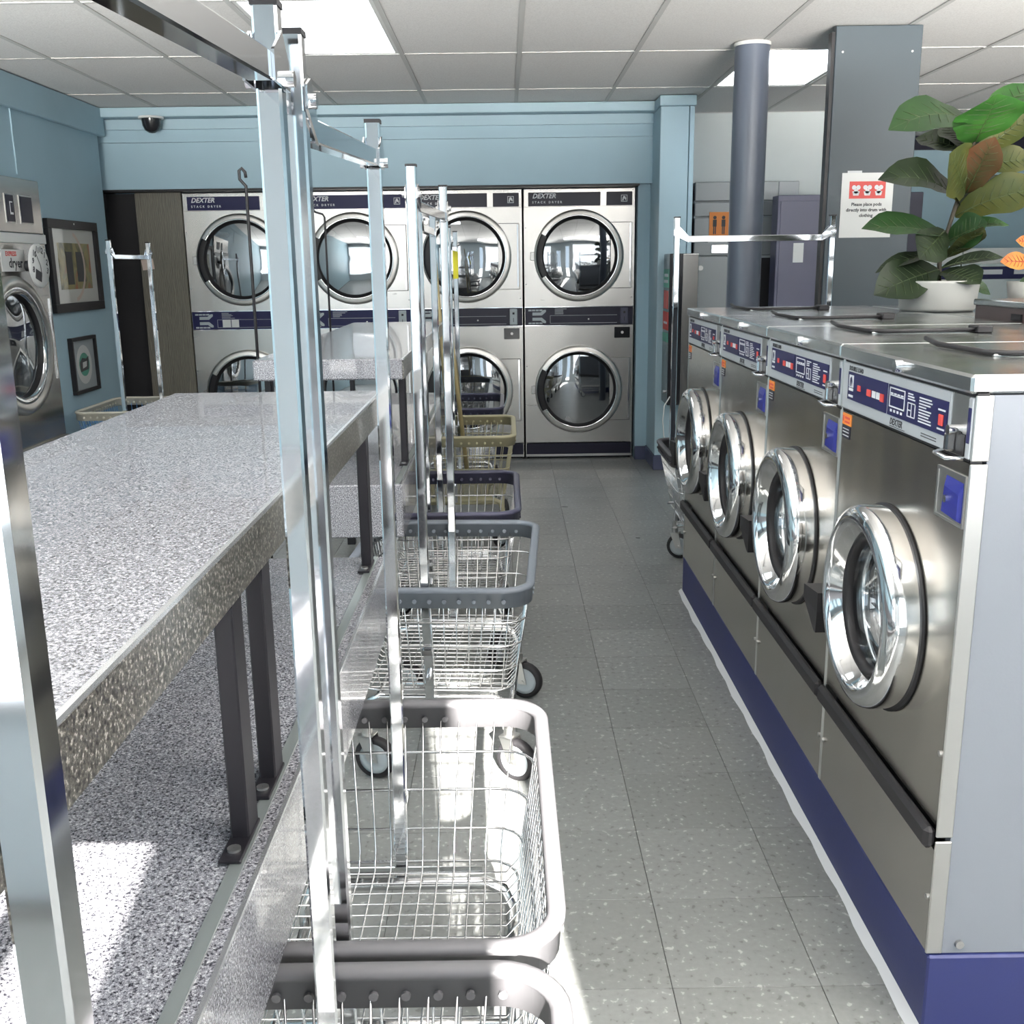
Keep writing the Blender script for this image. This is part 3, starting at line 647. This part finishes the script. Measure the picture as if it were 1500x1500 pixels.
def cart(label, loc, rz=0., rim='rim_grey', wire='chrome_wire', pz=1.68, px=0., frame='chrome_wire', casters=((20, -30), (-40, 15)), rack=True, tape=False, yn=None, tilt=0.):
    t = thing('laundry_cart', label, 'cart', (loc[0], loc[1], 0), rz, 'wire laundry carts')
    r = CM['rim'].obj('rim', rim, t); q_ = CM['rivets'].obj('rivets', rim, r); q_['kind'] = 'stuff'
    CM['basket'].obj('wire_basket', wire, t); CM['frame'].obj('frame', frame, t)
    k = 0
    for sy in (-1, 1):
        for sx in (-1, 1):
            a = casters[(sy+1)//2][(sx+1)//2]
            c = CM['fork'].obj('caster', 'steel_plain', t); c.location = (sx*.205-math.sin(R(-a))*.024, sy*.29-math.cos(R(a))*.024, .0635); c.rotation_euler = (0, 0, R(a))
            CM['tyre'].obj('tyre', 'rubber', c); CM['hub'].obj('wheel', 'wheel_grey', c)
    if rack:
        for sy in (-1, 1):
            y = sy*(HL-.030-.012)
            if sy < 0 and yn is not None: y = yn
            p = MB().tube([(px, sy*.318 if yn is None or sy > 0 else yn, .245), (px, sy*.318 if yn is None or sy > 0 else yn, .30), (px, y, RZ-.03), (px, y, pz)], .0125, square=True).obj('post', 'chrome', t)
            MB().box(px-.0135, px+.0135, y-.0135, y+.0135, pz, pz+.006).obj('cap', 'black', p)
            MB().box(px-.014, px+.014, y-.014, y+.014, .40, .415).obj('clamp', 'chrome', p); MB().cyl((px, y, .33), .007, -.016, .016, 'y', 10).obj('bolt', 'chrome', p); MB().cyl((px, y, pz-.065), .008, -.024, .024, 'x', 12).obj('bolt', 'chrome', p)
            if tape and sy > 0: MB().box(px-.0140, px+.0140, y-.0140, y+.0140, 1.37, 1.54).obj('yellow_tape', 'yellow', p, 'yellow tape band')
        y = HL-.042; b = MB().box(px-.0125, px+.0125, -y+.045, y-.045, pz-.105, pz-.078, .002)
        b.v = [(x_, y_, z_+tilt*(y_+y)/(2*y)) for x_, y_, z_ in b.v]
        for sy in (-1, 1):
            for sx in (-1, 1): b.add([(px+sx*.0127, sy*(y-.05), pz-.105), (px+sx*.0127, sy*(y-.05), pz-.078), (px+sx*.0135, sy*(y-.012), pz-.04), (px+sx*.0135, sy*(y+.014), pz-.05), (px+sx*.0135, sy*(y+.014), pz-.075)] + [(px+sx*.0155, sy*(y-.05), pz-.105), (px+sx*.0155, sy*(y-.05), pz-.078), (px+sx*.0165, sy*(y-.012), pz-.04), (px+sx*.0165, sy*(y+.014), pz-.05), (px+sx*.0165, sy*(y+.014), pz-.075)], [(0, 1, 2, 3, 4), (9, 8, 7, 6, 5)] + [(i, (i+1) % 5, (i+1) % 5+5, i+5) for i in range(5)], ); b.v[-10:] = [(x_, y_, z_+(tilt*.93 if sy > 0 and i_ % 5 < 2 else tilt*.5 if sy > 0 and i_ % 5 == 2 else 0)) for i_, (x_, y_, z_) in enumerate(b.v[-10:])]
        b.obj('hanger_bar', 'chrome', t)
    return t
cart('nearest wire laundry cart with grey rim, mostly below the picture edge', (-.215, .735), 0, pz=1.685, px=-.012, yn=-.292, tilt=.034, casters=((10, 30), (60, -20)))
cart('second wire laundry cart with grey rim, half of it in sunlight', (-.212, 1.535), 0, pz=1.68, px=-.012, tilt=.034, casters=((10, 30), (60, -20)))
cart('third wire laundry cart with slate grey rim and large grey wheels', (-.195, 3.03), -.055, rim='rim_slate', pz=1.68, px=-.015, casters=((75, 60), (80, 70)))
cart('wire laundry cart with dark navy rim in front of the beige one', (-.235, 3.90), 0, rim='navy_rim', pz=1.66, px=-.05)
cart('beige coated laundry cart with two broom handles standing in it', (-.235, 5.56), 0, rim='beige', wire='beige', frame='beige', pz=1.62, px=-.04, tape=True)
cart('dark rimmed laundry cart farthest down the aisle, by the dryers', (-.30, 6.62), 0, rim='navy_rim', rack=False)
cart('laundry cart with cream rim and bright blue wire under the framed pictures', (-2.385, 6.68), 0, rim='rim_cream', wire='blue_wire', pz=1.61, px=.04)
cart('laundry cart with black rim parked behind the far end of the washers', (1.12, 4.79), R(90), rim='rim_black', pz=1.635, px=.0, casters=((0, 20), (60, -20)))
# yellow tape on the beige cart post and broom handles in it
for nm, a, b, lb in (('broom_handle', (-.315, 5.79, .282), (-.395, 5.80, 1.68), 'long pale wooden broom handle in the beige cart, the taller of the two'), ('broom_handle', (-.235, 5.85, .28), (-.345, 5.86, 1.45), 'shorter wooden broom handle in the beige cart beside the taller one')):
    tag(MB().tube([a, b], .0125, 10).obj(nm, 'handle_wood'), lb, 'broom handle', 'broom handles in the beige cart')

# black hook poles left of the far table
for (x, y, top, lb, sgn) in ((-.965, 4.05, 1.80, 'thin black steel hook pole left of the far folding table, the nearer one', 1), (-1.00, 5.98, 1.74, 'thin black steel hook pole in front of the second dryer, the farther one', -1)):
    t = thing('hook_pole', lb, 'hook pole', (x, y, 0), group='thin black hook poles')
    if sgn > 0: pts = [(0, 0, .01), (0, 0, top-.10), (0, 0, top-.06), (-.022, 0, top-.035), (-.022, 0, top-.005), (-.012, 0, top+.004), (0, 0, top-.01), (.002, 0, top-.03)]
    else: pts = [(0, 0, .01), (0, 0, top-.03), (-.01, 0, top-.012), (-.05, 0, top), (-.065, 0, top+.015), (-.075, 0, top+.05)]
    MB().tube(pts, .006, 8).obj('rod', 'black', t); MB().cyl((0, 0, 0), .10, 0, .012, 'z', 24).obj('foot', 'black', t)

# ================================================================ LEFT MACHINE, CLOCK, PICTURES
t = thing('express_dryer', 'large steel machine with one round door set in the left wall', 'dryer', (-2.755, 5.98, 0), R(90)); w = .43
b = MB().hole_plate(-w, w, .45, 1.595, -.10, 1.03, .36, 0); b.box(-w, w, -.001, .02, 1.655, 1.955, .003).box(-w, -w+.01, .001, .02, .1, 1.95).box(w-.01, w, .001, .02, .1, 1.95)
b.obj('body', 'steel', t)
MB().box(-w, w, -.012, .02, 1.597, 1.65, .002).obj('white_band', 'white', t)
MB().box(-w, w, -.022, .02, .425, .452, .003).obj('ledge', 'steel_plain', t); MB().box(-w, w, 0, .02, .0, .424).obj('lower_panel', 'steel', t)
for x0, x1 in ((-.02, .07), (.155, .30)):
    k = MB().box(x0-.008, x1+.008, -.005, 0, 1.705, 1.862).obj('window_frame', 'steel_plain', t); MB().box(x0, x1, -.008, -.005, 1.712, 1.855).obj('display', 'navy_dark', k)
MB().box(.018, .052, -.010, -.008, 1.75, 1.82).obj('emblem', 'print_white', t); MB().box(.022, .048, -.0115, -.010, 1.762, 1.814).obj('emblem', 'navy_dark', t)
k = MB().box(.28, .40, -.008, 0, 1.455, 1.57, .002).obj('coin_panel', 'wheel_grey', t); MB().box(.285, .34, -.011, -.008, 1.465, 1.56).obj('coin_slot', 'navy_dark', k)
k = MB().box(-.15, .13, -.006, 0, 1.44, 1.56).obj('label_plate', 'white', t); text('EXPRESS', .035, (-.10, -.0065, 1.525), 'red', k, bold=.001); text('dryer', .075, (-.07, -.0065, 1.462), 'charcoal_print', k, bold=.0015)
d = MB().lathe([(.385, 0), (.388, -.03), (.372, -.052), (.345, -.055), (.325, -.045)], (-.10, 0, 1.03), n=64).obj('door', 'brushed_ring', t)
MB().lathe([(.325, -.045), (.30, -.050), (.287, -.03)], (-.10, 0, 1.03), n=56).obj('inner_ring', 'chrome_ring', d); MB().lathe([(.287, -.03), (.28, -.01), (.275, .01)], (-.10, 0, 1.03), n=48).obj('gasket', 'rubber', d)
MB().lathe([(.28, -.012), (.2, -.02), (.0005, -.026)], (-.10, 0, 1.03), n=48).obj('glass', 'door_glass', d); MB().lathe([(.36, .004), (.36, .0195), (.001, .0195)], (-.10, 0, 1.03), n=40).obj('drum', 'drum_dark', t)
k = MB().box(.21, .40, -.004, 0, .78, 1.30, .002).obj('hinge_plate', 'steel', t); MB().box(.385, .392, -.010, -.004, .80, 1.28).obj('hinge_strip', 'chrome', k)
MB().cyl((.09, 0, .36), .018, -.012, 0, 'y', 14).obj('lock', 'chrome', t)
t = thing('clock', 'white clock face with black numerals on the large left machine', 'clock', (-2.68, 6.115, 1.47), R(90)); t.rotation_euler = (R(0), R(18), R(90))
MB().lathe([(.0005, -.014), (.118, -.014), (.124, -.008), (.124, 0)], (0, 0, 0), n=36).obj('face', 'white', t)
for s, a in (('12', 0), ('1', -30), ('2', -60), ('3', -90), ('8', 120), ('9', 90), ('10', 60), ('11', 30)): text(s, .046, (-.092*math.sin(R(a)), -.0145, .092*math.cos(R(a))-.016), 'charcoal_print', t, bold=.0015, align='CENTER', name='numeral')
for a, l, w_ in ((52, .09, .006), (200, .06, .008)):
    u, v_ = -math.sin(R(a)), math.cos(R(a)); MB().add([(-v_*w_/2, -.0155, u*w_/2), (v_*w_/2, -.0155, -u*w_/2), (v_*w_/2+u*l, -.0155, -u*w_/2+v_*l), (-v_*w_/2+u*l, -.0155, u*w_/2+v_*l)], [(0, 1, 2, 3)]).obj('clock_hand', 'charcoal_print', t)
MB().cyl((0, 0, 0), .03, 0, .067, 'y', 14).obj('mount', 'charcoal_print', t); MB().box(-.055, .02, -.016, -.014, -.09, -.035).obj('badge', 'charcoal_print', t)

def picture(label, y, z, w, h, matw, fw_, kind):
    t = thing('framed_picture', label, 'picture', (-2.779, y, z), R(90), 'framed pictures on the left wall')
    f = MB().box(-w, w, -.03, -.0, -h, -h+fw_, .002).box(-w, w, -.03, 0, h-fw_, h, .002).box(-w, -w+fw_, -.03, 0, -h+fw_, h-fw_, .002).box(w-fw_, w, -.03, 0, -h+fw_, h-fw_, .002)
    f.obj('frame', 'black', t)
    MB().box(-w+fw_, w-fw_, -.012, -.001, -h+fw_, h-fw_).obj('mat_board', 'offwhite' if kind == 0 else 'wheel_grey', t)
    if kind == 0:
        MB().box(-w+fw_+matw, w-fw_-matw, -.0135, -.012, -h+fw_+matw, h-fw_-matw).obj('print', 'art_print', t)
        for px_, pw in ((-.14, .10), (.02, .13)): MB().box(px_, px_+pw, -.0145, -.0135, -.10+px_*.1, .09, .0003).obj('print_shape', 'charcoal_print', t)
        MB().lathe([(.20, -.0146), (.225, -.0146)], (-.07, 0, 0), n=30, a0=-80, a1=70, smooth=False).obj('print_shape', 'note', t)
        MB().cyl((0, 0, h-fw_*.4), .006, -.033, -.03, 'y', 8).obj('hanging_pin', 'white', t)
    else:
        e = MB(); e.lathe([(.0005, -.0125), (1, -.0125)], (0, 0, 0), n=32, smooth=False); e.v = [(x*w*.62, y_, z_*h*.70) for x, y_, z_ in e.v]; e.obj('print', 'white', t)
        e = MB(); e.lathe([(.0005, -.0133), (1, -.0133)], (0, 0, 0), n=28, smooth=False); e.v = [(x*w*.42, y_, z_*h*.42) for x, y_, z_ in e.v]; e.obj('print_shape', 'green_print', t)
        MB().add([(-.07, -.0142, -.045), (.06, -.0142, -.035), (.075, -.0142, .05), (.03, -.0142, .035), (-.03, -.0142, .045), (-.075, -.0142, .015)], [tuple(range(6))]).obj('print_shape', 'charcoal_print', t)
        MB().add([(-.035, -.015, -.025), (.03, -.015, -.015), (.04, -.015, .02), (-.03, -.015, .015)], [(0, 1, 2, 3)]).obj('print_shape', 'white', t)
    MB().add([(-w+fw_, -.020, -h+fw_), (w-fw_, -.020, -h+fw_), (w-fw_, -.020, h-fw_), (-w+fw_, -.020, h-fw_)], [(0, 1, 2, 3)]).obj('glass', 'picture_glass', t)
picture('larger framed colour print with pale mat on the left blue wall', 6.86, 1.468, .39, .283, .085, .055, 0)
picture('smaller framed print with an oval emblem below the larger picture', 6.835, .842, .20, .18, .02, .022, 1)

# ================================================================ ALCOVE AT THE BACK RIGHT
t = thing('steel_wall_unit', 'grey steel slatted wall unit with restroom sign behind the round column', 'cabinet', (1.42, 8.148, 0))
for z0, z1 in ((1.885, 2.02), (1.775, 1.875), (1.60, 1.765), (1.49, 1.59)): MB().box(0, .62, -.14, 0, z0, z1, .004).obj('slat_panel', 'wall_unit_grey', t)
MB().box(0, .62, -.12, 0, 0, 2.0).obj('back', 'grey_panel', t); MB().box(.62, .77, -.14, 0, 1.48, 2.02, .004).obj('side_panel', 'grey_panel', t)
k = MB().box(-.03, .255, -.16, -.12, .05, 1.485, .004).obj('door', 'wall_unit_grey', t); MB().cyl((.05, 0, 1.40), .018, -.18, -.16, 'y', 14).obj('knob', 'steel_plain', k)
MB().box(.26, .78, -.13, -.12, .02, 1.47).obj('recess', 'black', t)
MB().box(.13, .30, -.148, -.14, 1.505, 1.57, .004).obj('name_plate', 'chrome_wire', t)
t = thing('restroom_sign', 'orange restroom sign with man and woman figures on the steel unit', 'sign', (1.60, 8.007, 1.71))
MB().box(-.07, .075, -.006, 0, -.10, .095).obj('plate', 'orange', t); MB().box(-.075, .07, -.004, 0, -.125, -.10).obj('paper', 'white', t)
for sx in (-.03, .035): MB().cyl((sx, 0, .055), .013, -.008, -.006, 'y', 12).box(sx-.014, sx+.014, -.008, -.006, -.01, .04).box(sx-.010, sx-.002, -.008, -.006, -.065, -.01).box(sx+.002, sx+.010, -.008, -.006, -.065, -.01).obj('figure', 'charcoal_print', t)
t = thing('indigo_cabinet', 'tall dark indigo cabinet with a square white paper, behind the rack bar', 'cabinet', (1.955, 7.70, 0))
MB().box(0, .38, -.02, .14, 0, 1.90, .004).obj('body', 'indigo_cabinet', t); MB().box(.39, .44, -.03, .14, 0, 1.88, .004).obj('edge_post', 'black', t)
MB().box(.02, .36, -.026, -.02, .05, 1.86, .002).obj('door', 'indigo_cabinet', t)
o = tag(MB().box(-.037, .037, -.002, 0, -.068, .068).obj('paper_notice', 'white'), 'small blank white paper taped on the indigo cabinet', 'paper'); o.location = (2.115, 7.6735, 1.50)
# wall dispenser on the pillar
t = thing('vending_box', 'tall narrow dark steel dispenser hung on the blue pillar', 'dispenser', (1.085, 6.99, 0))
MB().box(0, .19, 0, .262, .50, 1.50, .004).obj('case', 'black_gloss', t); MB().box(.085, .19, -.006, 0, .505, 1.497, .003).obj('front_panel', 'steel', t)
MB().box(-.003, 0, .02, .24, 1.28, 1.40).box(-.003, 0, .02, .24, .92, .98).obj('sticker', 'green_print', t); MB().box(-.003, 0, .02, .24, 1.0, 1.12).box(-.003, 0, .05, .22, 1.14, 1.26).obj('sticker', 'red', t)
MB().box(-.004, -.003, .04, .22, 1.31, 1.33).box(-.004, -.003, .04, .20, 1.35, 1.37).box(-.004, -.003, .05, .2, 1.04, 1.055).obj('printed_line', 'print_white', t)
MB().cyl((0, .12, .58), .012, -.012, 0, 'x', 12).obj('lock', 'chrome', t)
MB().tube([(.02, -.002, .56), (-.02, -.02, .50), (-.03, -.03, .40), (-.02, -.02, .30), (0, -.005, .22), (.02, .0, .16)], .004, 6).obj('cord', 'white', t)

# notice on the flat column
t = thing('paper_notice', 'white laundry pod notice with a red box taped on the flat column', 'notice', (1.768, 5.2495, 1.702))
MB().box(-.126, .126, -.003, 0, -.152, .152).obj('sheet', 'white', t)
k = MB().box(-.088, .088, -.004, -.003, .032, .112).obj('red_box', 'red', t)
for sx in (-.055, 0, .055):
    q = MB()
    for a in (30, 150, 270): q.cyl((sx+.012*math.cos(R(a)), 0, .078+.012*math.sin(R(a))), .011, -.0048, -.004, 'y', 10)
    q.add([(sx-.018, -.0048, .066), (sx+.018, -.0048, .066), (sx+.013, -.0048, .046), (sx-.013, -.0048, .046)], [(0, 3, 2, 1)]).obj('icon', 'print_white', k)
for i, s in enumerate(('Please place pods', 'directly into drum with', 'clothing')): text(s, .021, (0, -.0035, -.002-i*.026), 'charcoal_print', t, bold=.0006, align='CENTER')
MB().lathe([(.030, -.0038), (.033, -.0038)], (.045, 0, -.112), n=24, a0=5, a1=185, smooth=False).obj('logo', 'charcoal_print', t)
text('El', .018, (.022, -.0038, -.112), 'charcoal_print', t, bold=.0006)
MB().box(-.10, -.03, -.0005, .0003, .15, .162).obj('tape', 'caulk', t)

# machines on the far right wall
for i, lb in enumerate(('large steel washer by the far blue wall, directly behind the potted plant', 'large steel washer by the far blue wall, behind the orange croton leaf', 'large steel washer by the far blue wall, beyond the right picture edge')):
    t = thing('large_washer', lb, 'washer', (3.06+i*.86, 9.1, 0), group='large washers by the far blue wall')
    MB().hole_plate(0, .85, .02, 1.40, .42, .75, .25, 0).box(0, .01, .001, .68, .02, 1.40).box(.84, .85, .001, .68, .02, 1.40).box(0, .85, .67, .68, .02, 1.4).obj('body', 'steel', t); MB().box(0, .85, -.02, .68, 1.40, 1.53, .004).obj('top', 'white', t)
    MB().box(.02, .83, .02, .66, 0, .03).obj('base', 'black', t)
    k = MB().box(.05, .80, -.012, 0, 1.27, 1.375, .002).obj('control_panel', 'navy', t)
    for a, c in ((.15, .35), (.45, .55)): MB().box(a, c, -.014, -.012, 1.31, 1.35).obj('printed_label', 'print_white', k)
    k = MB().box(.67, .77, -.012, 0, 1.10, 1.19, .002).obj('coin_lock', 'navy', t); MB().cyl((.72, 0, 1.145), .012, -.016, -.012, 'y', 8).obj('keyhole', 'print_white', k)
    d = MB().lathe([(.26, 0), (.265, -.04), (.23, -.06), (.19, -.03)], (.42, 0, .75), n=40).obj('door', 'chrome_ring', t); MB().lathe([(.19, -.03), (.12, .0), (.001, .02)], (.42, 0, .75), n=36).obj('glass', 'door_glass', d); MB().lathe([(.25, .0), (.25, .4), (.001, .4)], (.42, 0, .75), n=36).obj('drum', 'drum_dark', t)
o = tag(MB().lathe([(.05, 0), (.06, -.03), (.055, -.07), (.03, -.10), (.0005, -.11)], (0, 0, 0), 'z', 20).obj('wall_speaker', 'black'), 'small black dome fixture high on the far right wall', 'camera'); o.location = (4.85, 9.74, 2.32)
o = tag(MB().box(-.06, .06, -.0, .06, 0, .02).obj('wall_bracket', 'black'), 'small black bracket above the dome on the far right wall', 'bracket'); o.location = (4.85, 9.74, 2.32)
struct('trim_4', MB().box(2.78, 6.1, 9.75, 9.80, 2.40, CEIL-.002), 'navy_dark')

# ================================================================ PLANTS
def leaf(t, base, tip, width, up, m, cup=.25, droop=.12, wave=.06, name='leaf', vein='leaf_vein'):
    base, tip, up = Vector(base), Vector(tip), Vector(up).normalized(); ax = tip-base; L = ax.length; ax.normalize()
    side = ax.cross(up).normalized(); nor = side.cross(ax).normalized(); nu, nv = 10, 6; v = []; f = []; mid = []
    prof = [.10, .42, .62, .70, .80, .93, 1.0, .95, .78, .46, .03]
    ph = random.uniform(0, 6)
    for i in range(nu+1):
        s = i/nu; c = base+ax*(L*s)+nor*(4*droop*L*s*(1-s)) - Vector((0, 0, 1))*(droop*L*.5*s*s); w = width*.5*prof[i]
        for j in range(nv+1):
            q = -1+2*j/nv; v.append(c+side*(w*q)+nor*(cup*w*abs(q)**1.4+wave*w*math.sin(i*1.5+ph+q*1.2)*abs(q)))
        mid.append(c-nor*.0008)
    for i in range(nu):
        for j in range(nv): a = i*(nv+1)+j; f.append((a, a+1, a+nv+2, a+nv+1))
    o = MB().add(v, f, True).obj(name, m, t)
    vb = MB().tube(mid, [.0035-.0026*i/nu for i in range(nu+1)], 5)
    for i in range(2, nu-1):
        for q in (0, nv): a = v[i*(nv+1)+nv//2]; b_ = v[min(nu, i+1)*(nv+1)+(1 if q == 0 else nv-1)]; vb.tube([a, (Vector(a)+Vector(b_))/2+nor*.0004, b_], [.0015, .0011, .0006], 4)
    vb.obj('vein', vein, o)
    return o
PX, PY, PZ = 1.60, 3.90, 1.256
t = thing('fiddle_leaf_plant', 'large leaved potted fig in a white pot on the steel machines', 'plant', (PX, PY, PZ))
MB().lathe([(.0005, .0), (.125, 0), (.132, .01), (.142, .100), (.144, .108), (.138, .110), (.130, .095), (.0005, .094)], (0, 0, 0), 'z', 40).obj('pot', 'pot', t)
MB().lathe([(.130, .094), (.0005, .097)], (0, 0, 0), 'z', 24).obj('soil', 'soil', t)
K = .00254
def pp(x, y, d=0.):
    P = Vector((PX+(x-1371)*K, PY, PZ+(462-y)*K+.002)); C = Vector((0, 0, 1.44)); Q = C+(P-C)*(1+d/PY)
    return (Q.x-PX, Q.y-PY, Q.z-PZ)
MB().tube([pp(1371, 424), pp(1370, 395, .01), pp(1378, 350), pp(1386, 318, -.01), pp(1397, 280), pp(1400, 245), pp(1408, 222)], [.010, .009, .008, .008, .007, .006, .005], 8).obj('stem', 'stem', t)
LV = [ # base, tip, depth of tip, width, up, material, cup, arch
 ((1404, 208), (1283, 203), -.10, .22, (0, -.75, 1), 'leaf_green', .10, .13),
 ((1406, 230), (1432, 166), -.17, .27, (.05, -1, .1), 'leaf_bright', .10, .02),
 ((1408, 212), (1486, 152), .14, .14, (0, -.5, 1), 'leaf_bright', .20, .05),
 ((1408, 248), (1488, 190), -.06, .11, (-.2, -1, .5), 'leaf_olive', .22, .02),
 ((1402, 246), (1322, 222), .10, .16, (0, -.8, 1), 'leaf_dark', .2, .05),
 ((1404, 240), (1360, 205), .12, .14, (0, -1, .6), 'leaf_dark', .2, .05),
 ((1393, 314), (1273, 270), -.06, .21, (.15, -.75, 1), 'leaf_dark', .22, .13),
 ((1398, 300), (1372, 244), -.18, .20, (.15, -1, .2), 'leaf_olive', .10, .02),
 ((1400, 298), (1434, 222), -.16, .13, (-.3, -1, .1), 'leaf_brown', .15, .02),
 ((1404, 266), (1492, 252), -.02, .12, (0, -1, .6), 'leaf_olive', .25, .06),
 ((1387, 330), (1516, 286), -.16, .16, (0, -1, .6), 'leaf_olive', .2, .09),
 ((1388, 328), (1470, 276), .14, .14, (0, -.5, 1), 'leaf_dark', .2, .05),
 ((1376, 358), (1254, 342), -.05, .14, (0, -.8, 1), 'leaf_green', .28, .06),
 ((1374, 350), (1340, 388), -.14, .14, (0, -1, .3), 'leaf_dark', .1, .02),
 ((1378, 366), (1434, 338), -.14, .13, (.1, -1, .4), 'leaf_green', .12, .03),
 ((1378, 388), (1428, 344), -.17, .12, (.3, -1, .2), 'leaf_olive', .1, .02),
 ((1384, 345), (1466, 342), .03, .08, (0, -.6, 1), 'leaf_bright', .25, .04),
 ((1370, 385), (1278, 404), -.04, .07, (0, -.7, 1), 'leaf_dark', .3, .08),
 ((1370, 405), (1278, 436), -.13, .17, (-.1, -1, .6), 'leaf_dark', .2, .05),
 ((1374, 408), (1432, 424), -.16, .14, (.1, -1, .6), 'leaf_dark', .2, .05),
 ((1390, 415), (1448, 438), -.02, .05, (0, -1, .5), 'leaf_green', .2, .1),
 ((1374, 402), (1462, 386), -.03, .07, (0, -.7, 1), 'leaf_dark', .3, .06)]
for b_, tp, d, w_, up, m, cup, dr in LV:
    leaf(t, pp(*b_), pp(*tp, d), w_, up, m, cup, dr)
t = thing('croton_plant', 'croton with orange red spotted leaves at the right picture edge', 'plant', (1.98, 3.95, 1.256))
MB().lathe([(.0005, 0), (.08, 0), (.095, .10), (.088, .10), (.0005, .09)], (0, 0, 0), 'z', 28).obj('pot', 'pot', t)
MB().tube([(0, 0, .09), (.005, 0, .17), (0, 0, .28)], [.008, .006, .004], 7).obj('stem', 'stem', t)
for b_, tp, w_, m in (((0, 0, .165), (-.15, -.03, .178), .072, 'leaf_orange'), ((0, 0, .23), (-.09, -.01, .252), .05, 'leaf_orange'), ((0, 0, .13), (-.07, -.04, .06), .06, 'leaf_green'), ((0, 0, .2), (.15, 0, .25), .07, 'leaf_orange'), ((0, 0, .25), (.03, -.03, .37), .06, 'leaf_green'), ((0, 0, .15), (.13, -.03, .14), .07, 'leaf_green')):
    o = leaf(t, b_, tp, w_, (0, -1, .45), m, .15, .05, vein='leaf_red_mark' if m == 'leaf_orange' else 'leaf_vein')
